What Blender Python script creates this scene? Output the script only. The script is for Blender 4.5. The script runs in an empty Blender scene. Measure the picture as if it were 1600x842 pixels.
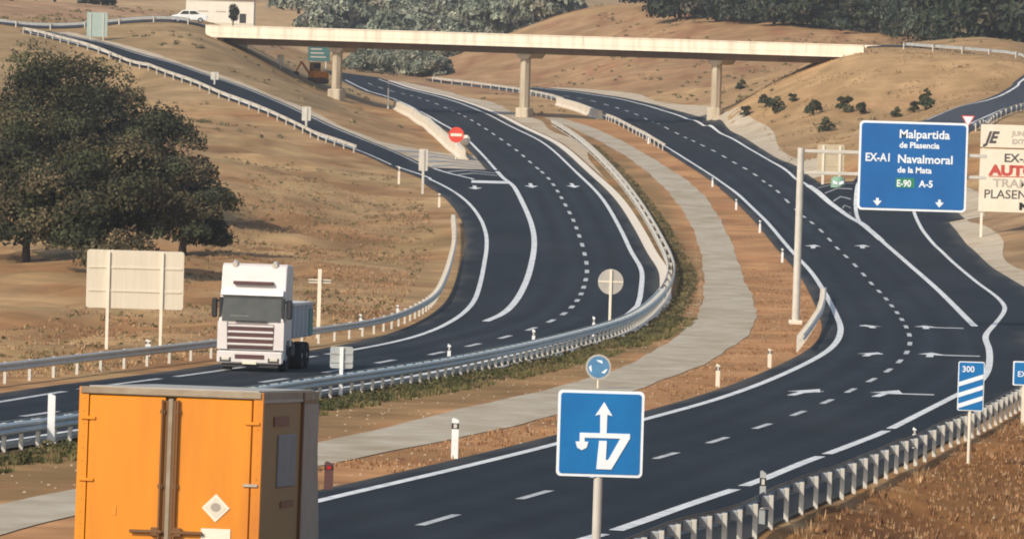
import math, random
import numpy as np
# ------------------------------------------------------------------ camera model and terrain
F_PX = 10000.0; CAMZ = 20.0; PITCH = math.atan(0.0471); ROLL = math.radians(1.7)
_F = np.array([0, math.cos(PITCH), -math.sin(PITCH)]); _R0 = np.array([1.0, 0, 0]); _U0 = np.array([0, math.sin(PITCH), math.cos(PITCH)])
# camera rolled so that plumb lines lean right at the top of the picture
CAM_R = _R0*math.cos(ROLL) + _U0*math.sin(ROLL)
CAM_U = _U0*math.cos(ROLL) - _R0*math.sin(ROLL)
def ray(px, py):
    d = _F + CAM_R*((px-800.0)/F_PX) + CAM_U*((421.0-py)/F_PX)
    return d/d[1]
def at(px, py, D):
    d = ray(px, py)*D
    return np.array([d[0], D, CAMZ + d[2]])
KN = np.array([(20,6.0),(50,7.6),(86,9.6),(150,12.2),(244,15.5),(308,17.3),(417,19.3),(560,18.5),(714,16.8),(850,16.4),(1000,16.4),(1100,15.2),(1300,11.5),(1500,9),(2000,4),(2600,-4),(3500,-22),(6000,-70)], float)
def _pchip(xk, yk):
    h = np.diff(xk); d = np.diff(yk)/h; m = np.zeros(len(xk))
    for i in range(1, len(xk)-1):
        if d[i-1]*d[i] > 0:
            w1 = 2*h[i]+h[i-1]; w2 = h[i]+2*h[i-1]
            m[i] = (w1+w2)/(w1/d[i-1]+w2/d[i])
    m[0] = d[0]; m[-1] = d[-1]
    def f(x):
        x = np.asarray(x, float); i = np.clip(np.searchsorted(xk, x)-1, 0, len(h)-1)
        t = (x-xk[i])/h[i]
        return yk[i]*(1+2*t)*(1-t)**2 + h[i]*m[i]*t*(1-t)**2 + yk[i+1]*t*t*(3-2*t) + h[i]*m[i+1]*t*t*(t-1)
    return f
drop = _pchip(KN[:,0], KN[:,1])
_Dg = np.arange(30, 1500, 0.5); _dg = drop(_Dg)
def base_point(px, py):
    d = ray(px, py); z = d[2]*_Dg
    i = np.argmax(z <= -_dg)
    return np.array([d[0]*_Dg[i], _Dg[i]])
# image curves
R_LEFT = [(495,783),(650,747),(800,711),(873,693),(1013,653),(1101,630),(1200,595),(1253,571),(1285,554),(1307,536),(1314.5,514),(1307,493),(1292,463),(1268,425),(1241,397),(1199,348),(1159,309),(1119,279),(1064,244),(1019,217),(980,197),(930,175),(880,158),(830,147),(760,137),(690,129)]
R_DASH = [(610,832),(765,795),(880,760),(970,733),(1065,705),(1130,685),(1195,665),(1240,649),(1282,632),(1314,618),(1339,605),(1362,594),(1382,584),(1394,575),(1405,566),(1415,555),(1421,543),(1423,529),(1414,507),(1400,486),(1391,475),(1382,463),(1371,453),(1360,441),(1337,415),(1310,390),(1284,361),(1266,347),(1189,279),(1152,257),(1117,237),(1079,219),(1030,195),(980,174),(920,157),(850,145)]
R_GORE = [(1517,504),(1463,450),(1414,408),(1357,358),(1344,349),(1300,319),(1250,282),(1200,249),(1169,232),(1139,214),(1109,199),(1079,187),(1039,174),(999,162),(940,150),(870,141)]
R_RIGHT = [(949,833),(1069,791),(1181,753),(1275,715),(1365,682),(1450,640),(1495,617),(1530,598),(1543,580),(1546.5,560),(1545,543),(1539,526),(1553,508),(1566,492),(1570.5,481),(1562,468),(1520,436),(1471,393),(1442,361),(1427,329)]
L_IN = [(1000,465),(1003,440),(1003,420),(989,399),(970,359),(940,309),(900,269),(850,224),(800,199),(760,178),(720,162),(680,150),(630,138)]
L_DASH = [(655,558),(736,540),(800,524),(843,510),(855,505),(870,498),(885,488),(898,475),(908,460),(914,442),(918,420),(915,404),(911,386),(905,369),(900,354),(895,342),(887,327),(880,314),(870,297),(860,282),(847,269),(832,257),(812,239),(780,216),(740,190),(700,170),(650,152),(600,140)]
L_GORE = [(756,503),(786,490),(806,470),(822,440),(830,414),(835,379),(830,349),(815,314),(800,288),(789,281),(769,259),(749,237),(724,213),(700,199),(672,183),(645,168),(610,153),(570,141)]
L_OUT = [(0,628),(48,620),(135,605),(225,595),(326,582),(440,564),(500,556),(560,545),(625,533),(680,515),(720,493),(741,470),(751,440),(757,410),(761,374),(754,349),(739,324),(709,299),(669,279)]
RAMP_LO = [(669,284,0),(624,264,0),(575,245,584),(500,217,607),(450,193,621),(400,171,634),(349,153,646),(299,132,658),(224,105,677),(160,85,694),(125,74,702),(65,57,722),(30,50,734)]
RAMP_UP = [(740,280,0),(690,268,0),(649,249,588),(599,229,600),(550,209,612),(500,187,626),(450,164,640),(400,142,654),(324,116,672),(274,99,684),(200,77,702),(130,60,720),(100,54,730)]
PATH_L = [(0,788),(115,763),(500,691),(650,655),(800,620),(880,602),(980,570),(1050,530),(1085,500),(1098,470),(1100,440),(1096,400),(1079,350),(1044,300),(985,249),(900,203),(850,184)]
PATH_R = [(0,836),(115,803),(500,727),(650,697),(800,665),(900,640),(1000,606),(1101,568),(1146,540),(1170,522),(1181,500),(1178,470),(1160,430),(1151,400),(1129,350),(1095,300),(1022,249),(935,203),(875,184)]
G1_FOOT = [(1000,905),(1100,867),(1225,817),(1290,791),(1345,766),(1420,731),(1501,693),(1560,662),(1596,640),(1640,612)]
G2_FOOT = [(0,707),(112,690),(510,622),(650,600),(800,569),(900,543),(990,513),(1037,470),(1049,440),(1047,420),(1038,399),(1008,344),(977,299),(937,254),(897,219),(857,194)]
G3_FOOT = [(17,600),(91,591),(136,584),(201,577),(261,570),(327,562),(500,538),(600,522),(655,500),(684,480),(699,450),(708,420),(713,395),(714,370),(711,346)]
EXIT_L = [(1344,349,0),(1336,325,0),(1340,290,540),(1375,235,575),(1440,188,605),(1515,165,650),(1600,132,712)]
EXIT_R = [(1478,345,0),(1452,310,0),(1442,275,540),(1462,235,573),(1520,190,600),(1570,172,640),(1600,158,668),(1640,145,712)]
EXIT_AR = [(1640,470),(1600,447),(1540,411),(1510,385),(1478,345)]
# height control points (pixel, pixel, distance): what stands above or below the sag profile
CTRL = [(60,415,372),(150,420,366),(330,400,392),(230,440,345),(450,300,500),(560,400,425),(400,450,352),(100,500,300),(0,560,250),(350,210,588),(200,130,675),(0,100,680),(0,300,455),(0,420,372),(560,330,500),(620,400,440),
 (450,130,690),(520,162,714),(430,112,722),(345,64,730),(600,190,690),(640,205,660),(690,235,620),
 (0,38,741),(160,43,737),(320,49,731),(0,30,760),(160,34,760),(320,40,760),
 (1345,82,702),(1480,85,697),(1600,90,692),(1345,76,725),(1480,79,722),(1600,84,718),(1320,92,700),(1270,115,700),(1200,145,698),(1150,168,696),
 (1160,196,690),(1230,215,655),(1300,245,620),(1330,205,650),(1400,190,660),(1440,150,675),
 (1540,210,600),(1600,200,590),(1600,300,520),(1600,380,455),(1540,350,480),
 (870,132,930),(700,116,1010),(880,22,1080),(1100,52,960),(1420,72,900),(1000,115,880),(760,85,1030),(1250,100,850),(1600,60,900),
 (480,135,800),(430,110,850),(340,38,1000),(200,22,950),(90,5,1000),(0,5,950),(500,20,1250),(560,110,1050),(640,100,1150),
 (1600,760,175),(1450,842,150),(1300,900,135)]
def road_zero():
    P = []
    for c in (R_LEFT, R_DASH[::2], R_GORE, R_RIGHT, L_IN, L_DASH[::2], L_GORE[:11], L_OUT[:16], PATH_L[:-2:2], G1_FOOT, G2_FOOT, G3_FOOT[:7], L_GORE[11:], EXIT_AR[1:4]):
        for p in c: P.append(base_point(*p))
    for D, a, b in ((40,-22,10),(70,-22,5),(90,-16,3),(120,-16,3),(150,-20,6),(180,-24,14)):
        for x in (a, b): P.append(np.array([x, D]))
    for X, D in ((-60,100),(-60,150),(-55,200),(60,100),(70,200),(80,300),(90,400),(100,500),(-40,60),(40,60)): P.append(np.array([X, D]))
    return P
pts, val = [], []
for p in road_zero(): pts.append(p); val.append(0.0)
def add_ctrl(px, py, D):
    if D == 0:
        b = base_point(px, py); pts.append(b); val.append(0.0)
    else:
        w = at(px, py, D); pts.append(w[:2]); val.append(w[2]-(CAMZ-float(drop(D))))
for c in CTRL + RAMP_LO + RAMP_UP + EXIT_L + EXIT_R: add_ctrl(*c)
for X, D, v in ((-110,300,4),(-120,450,6),(-130,600,8),(-140,750,9),(-140,950,9),(120,650,6),(140,750,7),(150,900,7),(-150,1200,2),(150,1200,2),(0,1300,0),(-90,150,1),(-300,600,8),(-300,1000,6),(300,600,5),(300,1000,6),(-300,100,2),(300,200,0)):
    pts.append(np.array([X, D], float)); val.append(float(v))
pts = np.array(pts, float); val = np.array(val)
_sc = np.array([3.0, 1.0])/100.0
# merge near duplicates
_keep = []
for i in range(len(pts)):
    if all(np.linalg.norm((pts[i]-pts[j])*_sc) > 0.03 for j in _keep): _keep.append(i)
pts = pts[_keep]; val = val[_keep]
def _ker(r2): return 0.5*r2*np.log(r2+1e-9)
_q = pts*_sc; n = len(_q)
_K = _ker(((_q[:,None]-_q[None])**2).sum(-1)) + 0.004*np.eye(n)
_P = np.hstack([np.ones((n,1)), _q])
_A = np.zeros((n+3, n+3)); _A[:n,:n] = _K; _A[:n,n:] = _P; _A[n:,:n] = _P.T
_w = np.linalg.solve(_A, np.concatenate([val, np.zeros(3)]))
def e_raw(X, Y):
    q = np.stack([np.asarray(X, float)*_sc[0], np.asarray(Y, float)*_sc[1]], -1).reshape(-1, 2)
    out = np.empty(len(q))
    for i in range(0, len(q), 20000):
        s = q[i:i+20000]
        out[i:i+20000] = _ker(((s[:,None]-_q[None])**2).sum(-1)) @ _w[:n] + _w[n] + s @ _w[n+1:]
    return out.reshape(np.shape(X))
def _axis(fine_lo, fine_hi, step, lo, hi, grow):
    a = list(np.arange(fine_lo, fine_hi+1e-6, step)); s = step
    while a[-1] < hi: s *= grow; a.append(a[-1]+s)
    s = step
    while a[0] > lo: s *= grow; a.insert(0, a[0]-s)
    return np.array(a)
GX = _axis(-75, 75, 1.5, -1500, 1500, 1.09); GY = _axis(40, 960, 2.5, 10, 5500, 1.035)
_XX, _YY = np.meshgrid(GX, GY)
_E = np.clip(e_raw(np.clip(_XX,-320,320), np.clip(_YY,30,1350)), -1.5, 14)
_fade = np.clip((1500-_YY)/300, 0, 1)*np.clip((700-np.abs(_XX))/300, 0, 1)
def sm(t): t = np.clip(t, 0, 1); return t*t*(3-2*t)
_roll = 2.2*np.sin(_XX/83.0+1.3)*np.sin(_YY/121.0) + 1.4*np.sin(_XX/41.0-0.6+_YY/97.0) + 5*np.sin(_XX/260.0+2+_YY/600)*np.clip((_YY-1400)/900,0,1)
GZ = CAMZ - drop(_YY) + _E*sm(_fade) + _roll*sm((_YY-1080)/400)
def h(X, Y):
    X = np.asarray(X, float); Y = np.asarray(Y, float)
    i = np.clip(np.searchsorted(GX, X)-1, 0, len(GX)-2); j = np.clip(np.searchsorted(GY, Y)-1, 0, len(GY)-2)
    u = np.clip((X-GX[i])/(GX[i+1]-GX[i]), 0, 1); v = np.clip((Y-GY[j])/(GY[j+1]-GY[j]), 0, 1)
    return (GZ[j,i]*(1-u)+GZ[j,i+1]*u)*(1-v) + (GZ[j+1,i]*(1-u)+GZ[j+1,i+1]*u)*v
_MD = np.arange(50, 1700, 0.5)
def ground(px, py, off=0.0, dmin=50):
    d = ray(px, py); D = _MD[_MD >= dmin]
    below = CAMZ + d[2]*D <= h(d[0]*D, D)+off
    if not below.any(): k = len(D)-1
    else: k = int(np.argmax(below))
    if k > 0 and below[k]:
        a = CAMZ+d[2]*D[k-1]-h(d[0]*D[k-1], D[k-1])-off; b = CAMZ+d[2]*D[k]-h(d[0]*D[k], D[k])-off
        Dk = D[k-1]+(D[k]-D[k-1])*a/(a-b+1e-12)
    else: Dk = D[k]
    return np.array([d[0]*Dk, Dk, CAMZ+d[2]*Dk])
def proj(p):
    v = np.asarray(p, float)-np.array([0,0,CAMZ]); w = v @ _F
    return np.array([800+F_PX*(v@CAM_R)/w, 421-F_PX*(v@CAM_U)/w, F_PX/w])
def crom(P, k=8):
    P = np.array(P, float); Q = np.vstack([2*P[0]-P[1], P, 2*P[-1]-P[-2]]); out = []
    for i in range(1, len(Q)-2):
        p0, p1, p2, p3 = Q[i-1], Q[i], Q[i+1], Q[i+2]
        t0 = 0; t1 = t0+np.linalg.norm(p1-p0)**.5; t2 = t1+np.linalg.norm(p2-p1)**.5; t3 = t2+np.linalg.norm(p3-p2)**.5
        for t in np.linspace(t1, t2, k, endpoint=False):
            a1 = (t1-t)/(t1-t0)*p0+(t-t0)/(t1-t0)*p1; a2 = (t2-t)/(t2-t1)*p1+(t-t1)/(t2-t1)*p2; a3 = (t3-t)/(t3-t2)*p2+(t-t2)/(t3-t2)*p3
            b1 = (t2-t)/(t2-t0)*a1+(t-t0)/(t2-t0)*a2; b2 = (t3-t)/(t3-t1)*a2+(t-t1)/(t3-t1)*a3
            out.append((t2-t)/(t2-t1)*b1+(t-t1)/(t2-t1)*b2)
    out.append(Q[-2]); return np.array(out)
ROAD_OFF = 0.06
def xof(curve, smooth=8.0, off=ROAD_OFF, ext=None):
    """plan curve X(Y) under an image curve; returns a function of distance with straight run-outs"""
    c = [p if len(p) == 2 else p[:2] for p in curve]
    W = np.array([ground(p[0], p[1], off)[:2] for p in crom(c, 6)])
    o = np.argsort(W[:,1]); W = W[o]
    y0, y1 = W[0,1], W[-1,1]
    g = np.arange(y0, y1, 2.0); x = np.interp(g, W[:,1], W[:,0])
    n = max(1, int(smooth/2)); k = np.ones(2*n+1)/(2*n+1)
    # pad linearly, then smooth twice
    for _ in range(2):
        s0 = (x[min(6,len(x)-1)]-x[0])/min(6,len(x)-1); s1 = (x[-1]-x[-min(7,len(x))])/(min(7,len(x))-1)
        xp = np.concatenate([x[0]+s0*np.arange(-n,0), x, x[-1]+s1*np.arange(1,n+1)]); x = np.convolve(xp, k, 'valid')
    m = min(12, len(g)-1); a0 = (x[m]-x[0])/(g[m]-g[0]); a1 = (x[-1]-x[-1-m])/(g[-1]-g[-1-m])
    def f(Y):
        Y = np.asarray(Y, float)
        return np.where(Y < y0, x[0]+a0*(Y-y0), np.where(Y > y1, x[-1]+a1*(Y-y1), np.interp(Y, g, x)))
    f.lo, f.hi = y0, y1
    return f
import bpy, bmesh
from mathutils import Vector, Matrix
random.seed(11); rng = np.random.default_rng(7)
sc = bpy.context.scene
COL = sc.collection
# ------------------------------------------------------------------ materials
def mat(name, c1, c2=None, scale=6.0, rough=0.8, metal=0.0, bump=0.0, detail=4.0, c3=None, scale2=0.6, attr=None, stretch=None, spec=0.5):
    m = bpy.data.materials.new(name); m.use_nodes = True; nt = m.node_tree; N = nt.nodes; Lk = nt.links
    b = N['Principled BSDF']; b.inputs['Roughness'].default_value = rough; b.inputs['Metallic'].default_value = metal
    b.inputs['Specular IOR Level'].default_value = spec
    tc = N.new('ShaderNodeTexCoord'); src = tc.outputs['Object']
    if stretch:
        mp = N.new('ShaderNodeMapping'); mp.inputs['Scale'].default_value = stretch; Lk.new(src, mp.inputs['Vector']); src = mp.outputs['Vector']
    def noise(s, d):
        n = N.new('ShaderNodeTexNoise'); n.inputs['Scale'].default_value = s; n.inputs['Detail'].default_value = d; n.inputs['Roughness'].default_value = 0.62
        Lk.new(src, n.inputs['Vector']); return n
    def ramp(o, a, z):
        r = N.new('ShaderNodeMapRange'); r.inputs['From Min'].default_value = a; r.inputs['From Max'].default_value = z; Lk.new(o, r.inputs['Value']); return r.outputs['Result']
    def mix(f, a, c, mode='MIX'):
        x = N.new('ShaderNodeMix'); x.data_type = 'RGBA'; x.blend_type = mode
        if isinstance(f, float): x.inputs[0].default_value = f
        else: Lk.new(f, x.inputs[0])
        for i, v in ((6, a), (7, c)):
            if isinstance(v, tuple): x.inputs[i].default_value = (*v, 1)
            else: Lk.new(v, x.inputs[i])
        return x.outputs[2]
    col = c1; n1 = None
    if c2 is not None:
        n1 = noise(scale, detail); col = mix(ramp(n1.outputs['Fac'], 0.32, 0.68), c1, c2)
        if c3 is not None:
            n2 = noise(scale2, 5.0); col = mix(ramp(n2.outputs['Fac'], 0.45, 0.7), col, c3)
    if attr:
        at_ = N.new('ShaderNodeAttribute'); at_.attribute_name = attr
        col = mix(1.0, at_.outputs['Color'], col, 'MULTIPLY')
    if isinstance(col, tuple): b.inputs['Base Color'].default_value = (*col, 1)
    else: Lk.new(col, b.inputs['Base Color'])
    if bump:
        nb = noise(scale*2.5, 6.0); bp = N.new('ShaderNodeBump'); bp.inputs['Strength'].default_value = bump; bp.inputs['Distance'].default_value = 0.05
        Lk.new(nb.outputs['Fac'], bp.inputs['Height']); Lk.new(bp.outputs['Normal'], b.inputs['Normal'])
    return m
MT = {}
MT['soil'] = mat('soil', (0.68,0.62,0.52), (1.10,1.02,0.89), 0.35, 0.95, bump=0.5, c3=(0.60,0.55,0.43), scale2=0.07, attr='soil', detail=8, spec=0.1)
MT['asphalt'] = mat('asphalt', (0.0085,0.0118,0.0165), (0.0140,0.0182,0.0245), 0.9, 0.9, bump=0.25, c3=(0.0200,0.0235,0.0295), scale2=0.16, spec=0.18, attr='wear', stretch=(1,0.22,1), detail=8)
MT['asphalt_old'] = mat('worn_asphalt', (0.035,0.039,0.050), (0.055,0.060,0.072), 0.8, 0.88, bump=0.2, spec=0.25)
MT['line'] = mat('road_paint', (0.66,0.66,0.63), (0.80,0.80,0.77), 3.0, 0.7, c3=(0.40,0.40,0.39), scale2=1.7)
MT['line_worn'] = mat('worn_road_paint', (0.40,0.41,0.40), (0.62,0.62,0.60), 3.0, 0.75, c3=(0.3,0.31,0.32), scale2=1.6)
MT['path'] = mat('concrete_ditch', (0.385,0.325,0.235), (0.51,0.44,0.33), 0.8, 0.92, bump=0.25, c3=(0.34,0.265,0.175), scale2=0.35, detail=8, stretch=(1,.5,1), spec=0.2)
MT['gravel'] = mat('pale_gravel', (0.45,0.37,0.26), (0.56,0.47,0.35), 1.2, 0.95, bump=0.4, c3=(0.38,0.29,0.19), scale2=0.25, spec=0.1)
MT['kerb'] = mat('pale_kerb', (0.70,0.62,0.51), (0.78,0.70,0.58), 1.0, 0.9, spec=0.2)
MT['steel'] = mat('galvanised_steel', (0.36,0.37,0.36), (0.46,0.47,0.45), 2.0, 0.45, 0.25, spec=0.5)
MT['steel_pale'] = mat('pale_steel', (0.50,0.465,0.40), (0.60,0.56,0.48), 2.0, 0.55, 0.05)
MT['bluesteel'] = mat('bluish_steel', (0.36,0.42,0.43), (0.46,0.51,0.51), 2.0, 0.5, 0.1)
MT['concrete'] = mat('bridge_concrete', (0.76,0.66,0.52), (0.84,0.74,0.59), 0.5, 0.85, bump=0.1, c3=(0.60,0.50,0.375), scale2=0.55, spec=0.2, stretch=(1.6,1,0.12))
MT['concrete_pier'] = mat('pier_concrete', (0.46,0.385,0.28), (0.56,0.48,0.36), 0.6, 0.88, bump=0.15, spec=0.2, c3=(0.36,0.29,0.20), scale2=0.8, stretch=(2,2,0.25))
MT['barrier'] = mat('barrier_concrete', (0.62,0.54,0.42), (0.72,0.64,0.51), 0.6, 0.88, bump=0.15, spec=0.2)
MT['white'] = mat('white_paint', (0.72,0.72,0.70), (0.80,0.80,0.78), 3.0, 0.5)
MT['cream'] = mat('cream_paint', (0.70,0.62,0.48), (0.78,0.70,0.56), 2.0, 0.6)
MT['signback'] = mat('sign_back_aluminium', (0.60,0.53,0.41), (0.67,0.60,0.47), 1.5, 0.5, 0.1, stretch=(4,1,0.3))
MT['tanpanel'] = mat('tan_panel', (0.46,0.37,0.24), (0.54,0.44,0.29), 1.5, 0.6)
MT['blue'] = mat('sign_blue', (0.003,0.095,0.31), (0.005,0.125,0.37), 0.45, 0.45)
MT['blue2'] = mat('sign_blue_bright', (0.003,0.130,0.36), (0.005,0.165,0.43), 1.2, 0.4)
MT['signwhite'] = mat('sign_white', (0.74,0.78,0.80), (0.80,0.84,0.86), 3.0, 0.5)
MT['signgreen'] = mat('sign_green', (0.02,0.20,0.10), None, 3, 0.5)
MT['fargreen'] = mat('far_sign_green', (0.03,0.10,0.10), (0.04,0.13,0.12), 1, 0.6)
MT['red'] = mat('red_paint', (0.62,0.045,0.02), (0.68,0.06,0.03), 3.0, 0.5)
MT['side_mark'] = mat('faded_side_marking', (0.20,0.075,0.035), (0.24,0.10,0.05), 3, 0.7)
MT['redtext'] = mat('red_lettering', (0.48,0.06,0.04), None, 3, 0.6)
MT['black'] = mat('black_plastic', (0.012,0.012,0.013), None, 3, 0.55)
MT['darktext'] = mat('dark_lettering', (0.07,0.06,0.06), None, 3, 0.7)
MT['greytext'] = mat('grey_lettering', (0.42,0.36,0.30), None, 3, 0.7)
MT['orange'] = mat('orange_paint', (0.66,0.215,0.003), (0.73,0.250,0.004), 1.3, 0.42, c3=(0.54,0.170,0.008), scale2=0.9, stretch=(1.5,1,.22))
MT['orange_side'] = mat('shaded_orange_side', (0.30,0.165,0.040), (0.27,0.165,0.060), 1.0, 0.6)  # same orange paint, darkened to carry the shade of the truck's side
MT['greyside'] = mat('grey_brown_panel', (0.30,0.25,0.19), (0.36,0.31,0.25), 1.5, 0.6)
MT['roofgrey'] = mat('grey_trim', (0.36,0.33,0.28), (0.44,0.41,0.35), 3.0, 0.6, 0.1)
MT['darkseal'] = mat('dark_rubber_seal', (0.16,0.07,0.02), None, 3, 0.7)
MT['rod'] = mat('steel_rod', (0.42,0.36,0.28), (0.50,0.44,0.34), 4.0, 0.4, 0.5)
MT['ventblue'] = mat('blue_grey_panel', (0.17,0.18,0.19), (0.22,0.23,0.23), 3, 0.6)
MT['tyre'] = mat('tyre_rubber', (0.014,0.014,0.015), None, 3, 0.85)
MT['rim'] = mat('wheel_rim', (0.42,0.42,0.43), None, 3, 0.4, 0.6)
MT['cab'] = mat('white_cab_paint', (0.60,0.545,0.51), (0.67,0.615,0.58), 1.5, 0.4)
MT['grille'] = mat('dark_red_grille', (0.10,0.035,0.03), (0.07,0.03,0.028), 4, 0.6)
MT['glass'] = mat('windscreen_glass', (0.030,0.034,0.024), (0.055,0.055,0.036), 1.6, 0.10, 0.0, spec=0.8)
MT['lamp'] = mat('headlamp_glass', (0.62,0.55,0.45), None, 3, 0.15)
MT['amber'] = mat('amber_lens', (0.7,0.25,0.02), None, 3, 0.3)
MT['redlens'] = mat('red_lens', (0.45,0.01,0.01), None, 3, 0.3)
MT['cargo'] = mat('blue_grey_cargo_side', (0.25,0.28,0.31), (0.31,0.34,0.37), 1.0, 0.55)
MT['teal'] = mat('teal_tailboard', (0.10,0.26,0.22), None, 1.0, 0.6)
MT['chassis'] = mat('dark_chassis', (0.025,0.024,0.024), None, 3, 0.7)
MT['bark'] = mat('bark', (0.055,0.040,0.028), (0.085,0.062,0.044), 5, 0.95, bump=0.6)
def leafmat(name, a, b_, c):
    m = mat(name, (0.55,0.55,0.55), (1.35,1.35,1.35), 0.55, 0.8, attr='leaf', spec=0.15, detail=5)
    return m
MT['leaf'] = leafmat('leaves', 0,0,0)
MT['grass'] = mat('dry_grass_blades', (0.75,0.75,0.75), (1.2,1.2,1.2), 0.4, 0.9, attr='leaf', spec=0.1)
MT['wallwhite'] = mat('whitewashed_wall', (0.70,0.65,0.54), (0.78,0.73,0.62), 0.6, 0.9)
MT['rooftile'] = mat('clay_roof', (0.34,0.16,0.09), (0.42,0.21,0.12), 2.5, 0.85)
MT['door'] = mat('dark_door', (0.03,0.03,0.025), None, 3, 0.6)
MT['pale_green'] = mat('pale_green_panel', (0.30,0.38,0.34), (0.36,0.43,0.38), 1, .7)
MT['girder'] = mat('shaded_girder_concrete', (0.13,0.095,0.065), (0.18,0.135,0.095), 0.4, 0.9, spec=0.2)  # dark tone paints in the shade under the deck
MT['steel_dark'] = mat('shaded_steel', (0.15,0.16,0.16), (0.22,0.23,0.22), 1.2, 0.55, 0.2)  # shade on the back of the beam put into the colour
MT['greydisc'] = mat('grey_sign_back', (0.36,0.33,0.29), (0.43,0.40,0.35), 2, 0.55)
MT['stone'] = mat('soil_stones', (0.34,0.25,0.165), (0.44,0.34,0.23), 1.5, 0.95, spec=0.1)
MT['trim'] = mat('weathered_trim', (0.27,0.20,0.13), (0.36,0.29,0.20), 2.5, 0.65, c3=(0.22,0.15,0.09), scale2=1.2)
MT['paleblue'] = mat('faded_sign_blue', (0.05,0.17,0.32), (0.08,0.22,0.38), 3, 0.5)
MT['hatch'] = mat('faded_road_paint', (0.20,0.205,0.21), (0.34,0.34,0.34), 3.0, 0.75)
MT['apex'] = mat('green_plastic', (0.20,0.36,0.24), (0.26,0.42,0.30), 2, 0.5)
MT['plate'] = mat('number_plate', (0.7,0.66,0.5), None, 3, 0.5)
# ------------------------------------------------------------------ mesh builder
class MB:
    def __init__(s): s.v = []; s.f = []; s.mi = []; s.cur = 0
    def quadset(s, V, Fc):
        o = len(s.v); s.v.extend([tuple(map(float, p)) for p in V]); s.f.extend([tuple(o+i for i in f) for f in Fc]); s.mi.extend([s.cur]*len(Fc)); return s
    def box(s, c, d, rz=0.0, bev=0.0, rx=0.0):
        cx, cy, cz = c; x, y, z = d[0]/2, d[1]/2, d[2]/2
        if bev > 0:
            b = min(bev, x*.9, y*.9, z*.9); V = []
            for sx in (-1,1):
                for sy in (-1,1):
                    for sz in (-1,1):
                        V += [(sx*(x-b),sy*(y-b),sz*z),(sx*(x-b),sy*y,sz*(z-b)),(sx*x,sy*(y-b),sz*(z-b))]
            bm = bmesh.new()
            for p in V: bm.verts.new(p)
            bmesh.ops.convex_hull(bm, input=bm.verts); bm.verts.index_update()
            P = [v.co.copy() for v in bm.verts]; Fc = [tuple(v.index for v in f.verts) for f in bm.faces]; bm.free()
        else:
            P = [Vector((sx*x, sy*y, sz*z)) for sx in (-1,1) for sy in (-1,1) for sz in (-1,1)]
            Fc = [(0,1,3,2),(4,6,7,5),(0,4,5,1),(2,3,7,6),(0,2,6,4),(1,5,7,3)]
        R = Matrix.Rotation(rz, 3, 'Z') @ Matrix.Rotation(rx, 3, 'X')
        return s.quadset([R @ p + Vector((cx,cy,cz)) for p in P], Fc)
    def cyl(s, p0, p1, r0, r1=None, n=12, caps=True):
        p0 = Vector(p0); p1 = Vector(p1); r1 = r0 if r1 is None else r1
        d = (p1-p0).normalized(); a = d.orthogonal().normalized(); b = d.cross(a)
        V = [p0+(a*math.cos(2*math.pi*i/n)+b*math.sin(2*math.pi*i/n))*r0 for i in range(n)] + [p1+(a*math.cos(2*math.pi*i/n)+b*math.sin(2*math.pi*i/n))*r1 for i in range(n)]
        Fc = [(i,(i+1)%n,n+(i+1)%n,n+i) for i in range(n)]
        if caps: Fc += [tuple(range(n-1,-1,-1)), tuple(range(n,2*n))]
        return s.quadset(V, Fc)
    def prism(s, poly, a0, a1, axis='y'):
        """2-D outline (u, v) extruded along an axis; u,v are x,z (axis y), y,z (axis x) or x,y (axis z)"""
        def P(u, v, a): return (u,a,v) if axis == 'y' else ((a,u,v) if axis == 'x' else (u,v,a))
        n = len(poly); V = [P(u,v,a0) for u, v in poly]+[P(u,v,a1) for u, v in poly]
        Fc = [(i,(i+1)%n,n+(i+1)%n,n+i) for i in range(n)]+[tuple(range(n-1,-1,-1)), tuple(range(n,2*n))]
        return s.quadset(V, Fc)
    def sweep(s, path, prof, closed=True):
        """profile (side, up) swept along ground polyline path of 3-D points; side is to the right of travel"""
        m = len(prof); V = []
        for i, p in enumerate(path):
            t = Vector(path[min(i+1,len(path)-1)])-Vector(path[max(i-1,0)]); t.z = 0; t.normalize(); r = Vector((t.y,-t.x,0))
            V += [Vector(p)+r*a+Vector((0,0,b)) for a, b in prof]
        Fc = []
        for i in range(len(path)-1):
            for k in range(m if closed else m-1):
                Fc.append((i*m+k, i*m+(k+1)%m, (i+1)*m+(k+1)%m, (i+1)*m+k))
        if closed: Fc += [tuple(range(m-1,-1,-1)), tuple((len(path)-1)*m+k for k in range(m))]
        return s.quadset(V, Fc)
    def mesh(s, name, mats, smooth=False):
        me = bpy.data.meshes.new(name); me.from_pydata(s.v, [], s.f); bm = bmesh.new(); bm.from_mesh(me)
        bmesh.ops.recalc_face_normals(bm, faces=bm.faces); bm.to_mesh(me); bm.free()
        for m in (mats if isinstance(mats, (list,tuple)) else [mats]): me.materials.append(MT[m])
        for p, i in zip(me.polygons, s.mi): p.material_index = i; p.use_smooth = smooth
        return me
    def build(s, name, mats, parent=None, smooth=False, loc=None, rot=None):
        return link(name, s.mesh(name, mats, smooth), parent, loc, rot)
def link(name, me, parent=None, loc=None, rot=None):
    o = bpy.data.objects.new(name, me); COL.objects.link(o)
    if parent is not None: o.parent = parent
    if loc is not None: o.location = loc
    if rot is not None: o.rotation_euler = rot
    return o
def tag(o, label=None, cat=None, group=None, kind=None):
    for k, v in (('label',label),('category',cat),('group',group),('kind',kind)):
        if v: o[k] = v
    return o
def thing(name, label, cat, loc, rz=0.0, group=None):
    o = bpy.data.objects.new(name, None); o.empty_display_size = 0.3; COL.objects.link(o); o.location = tuple(map(float, loc)); o.rotation_euler = (0,0,rz)
    return tag(o, label, cat, group)
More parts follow.
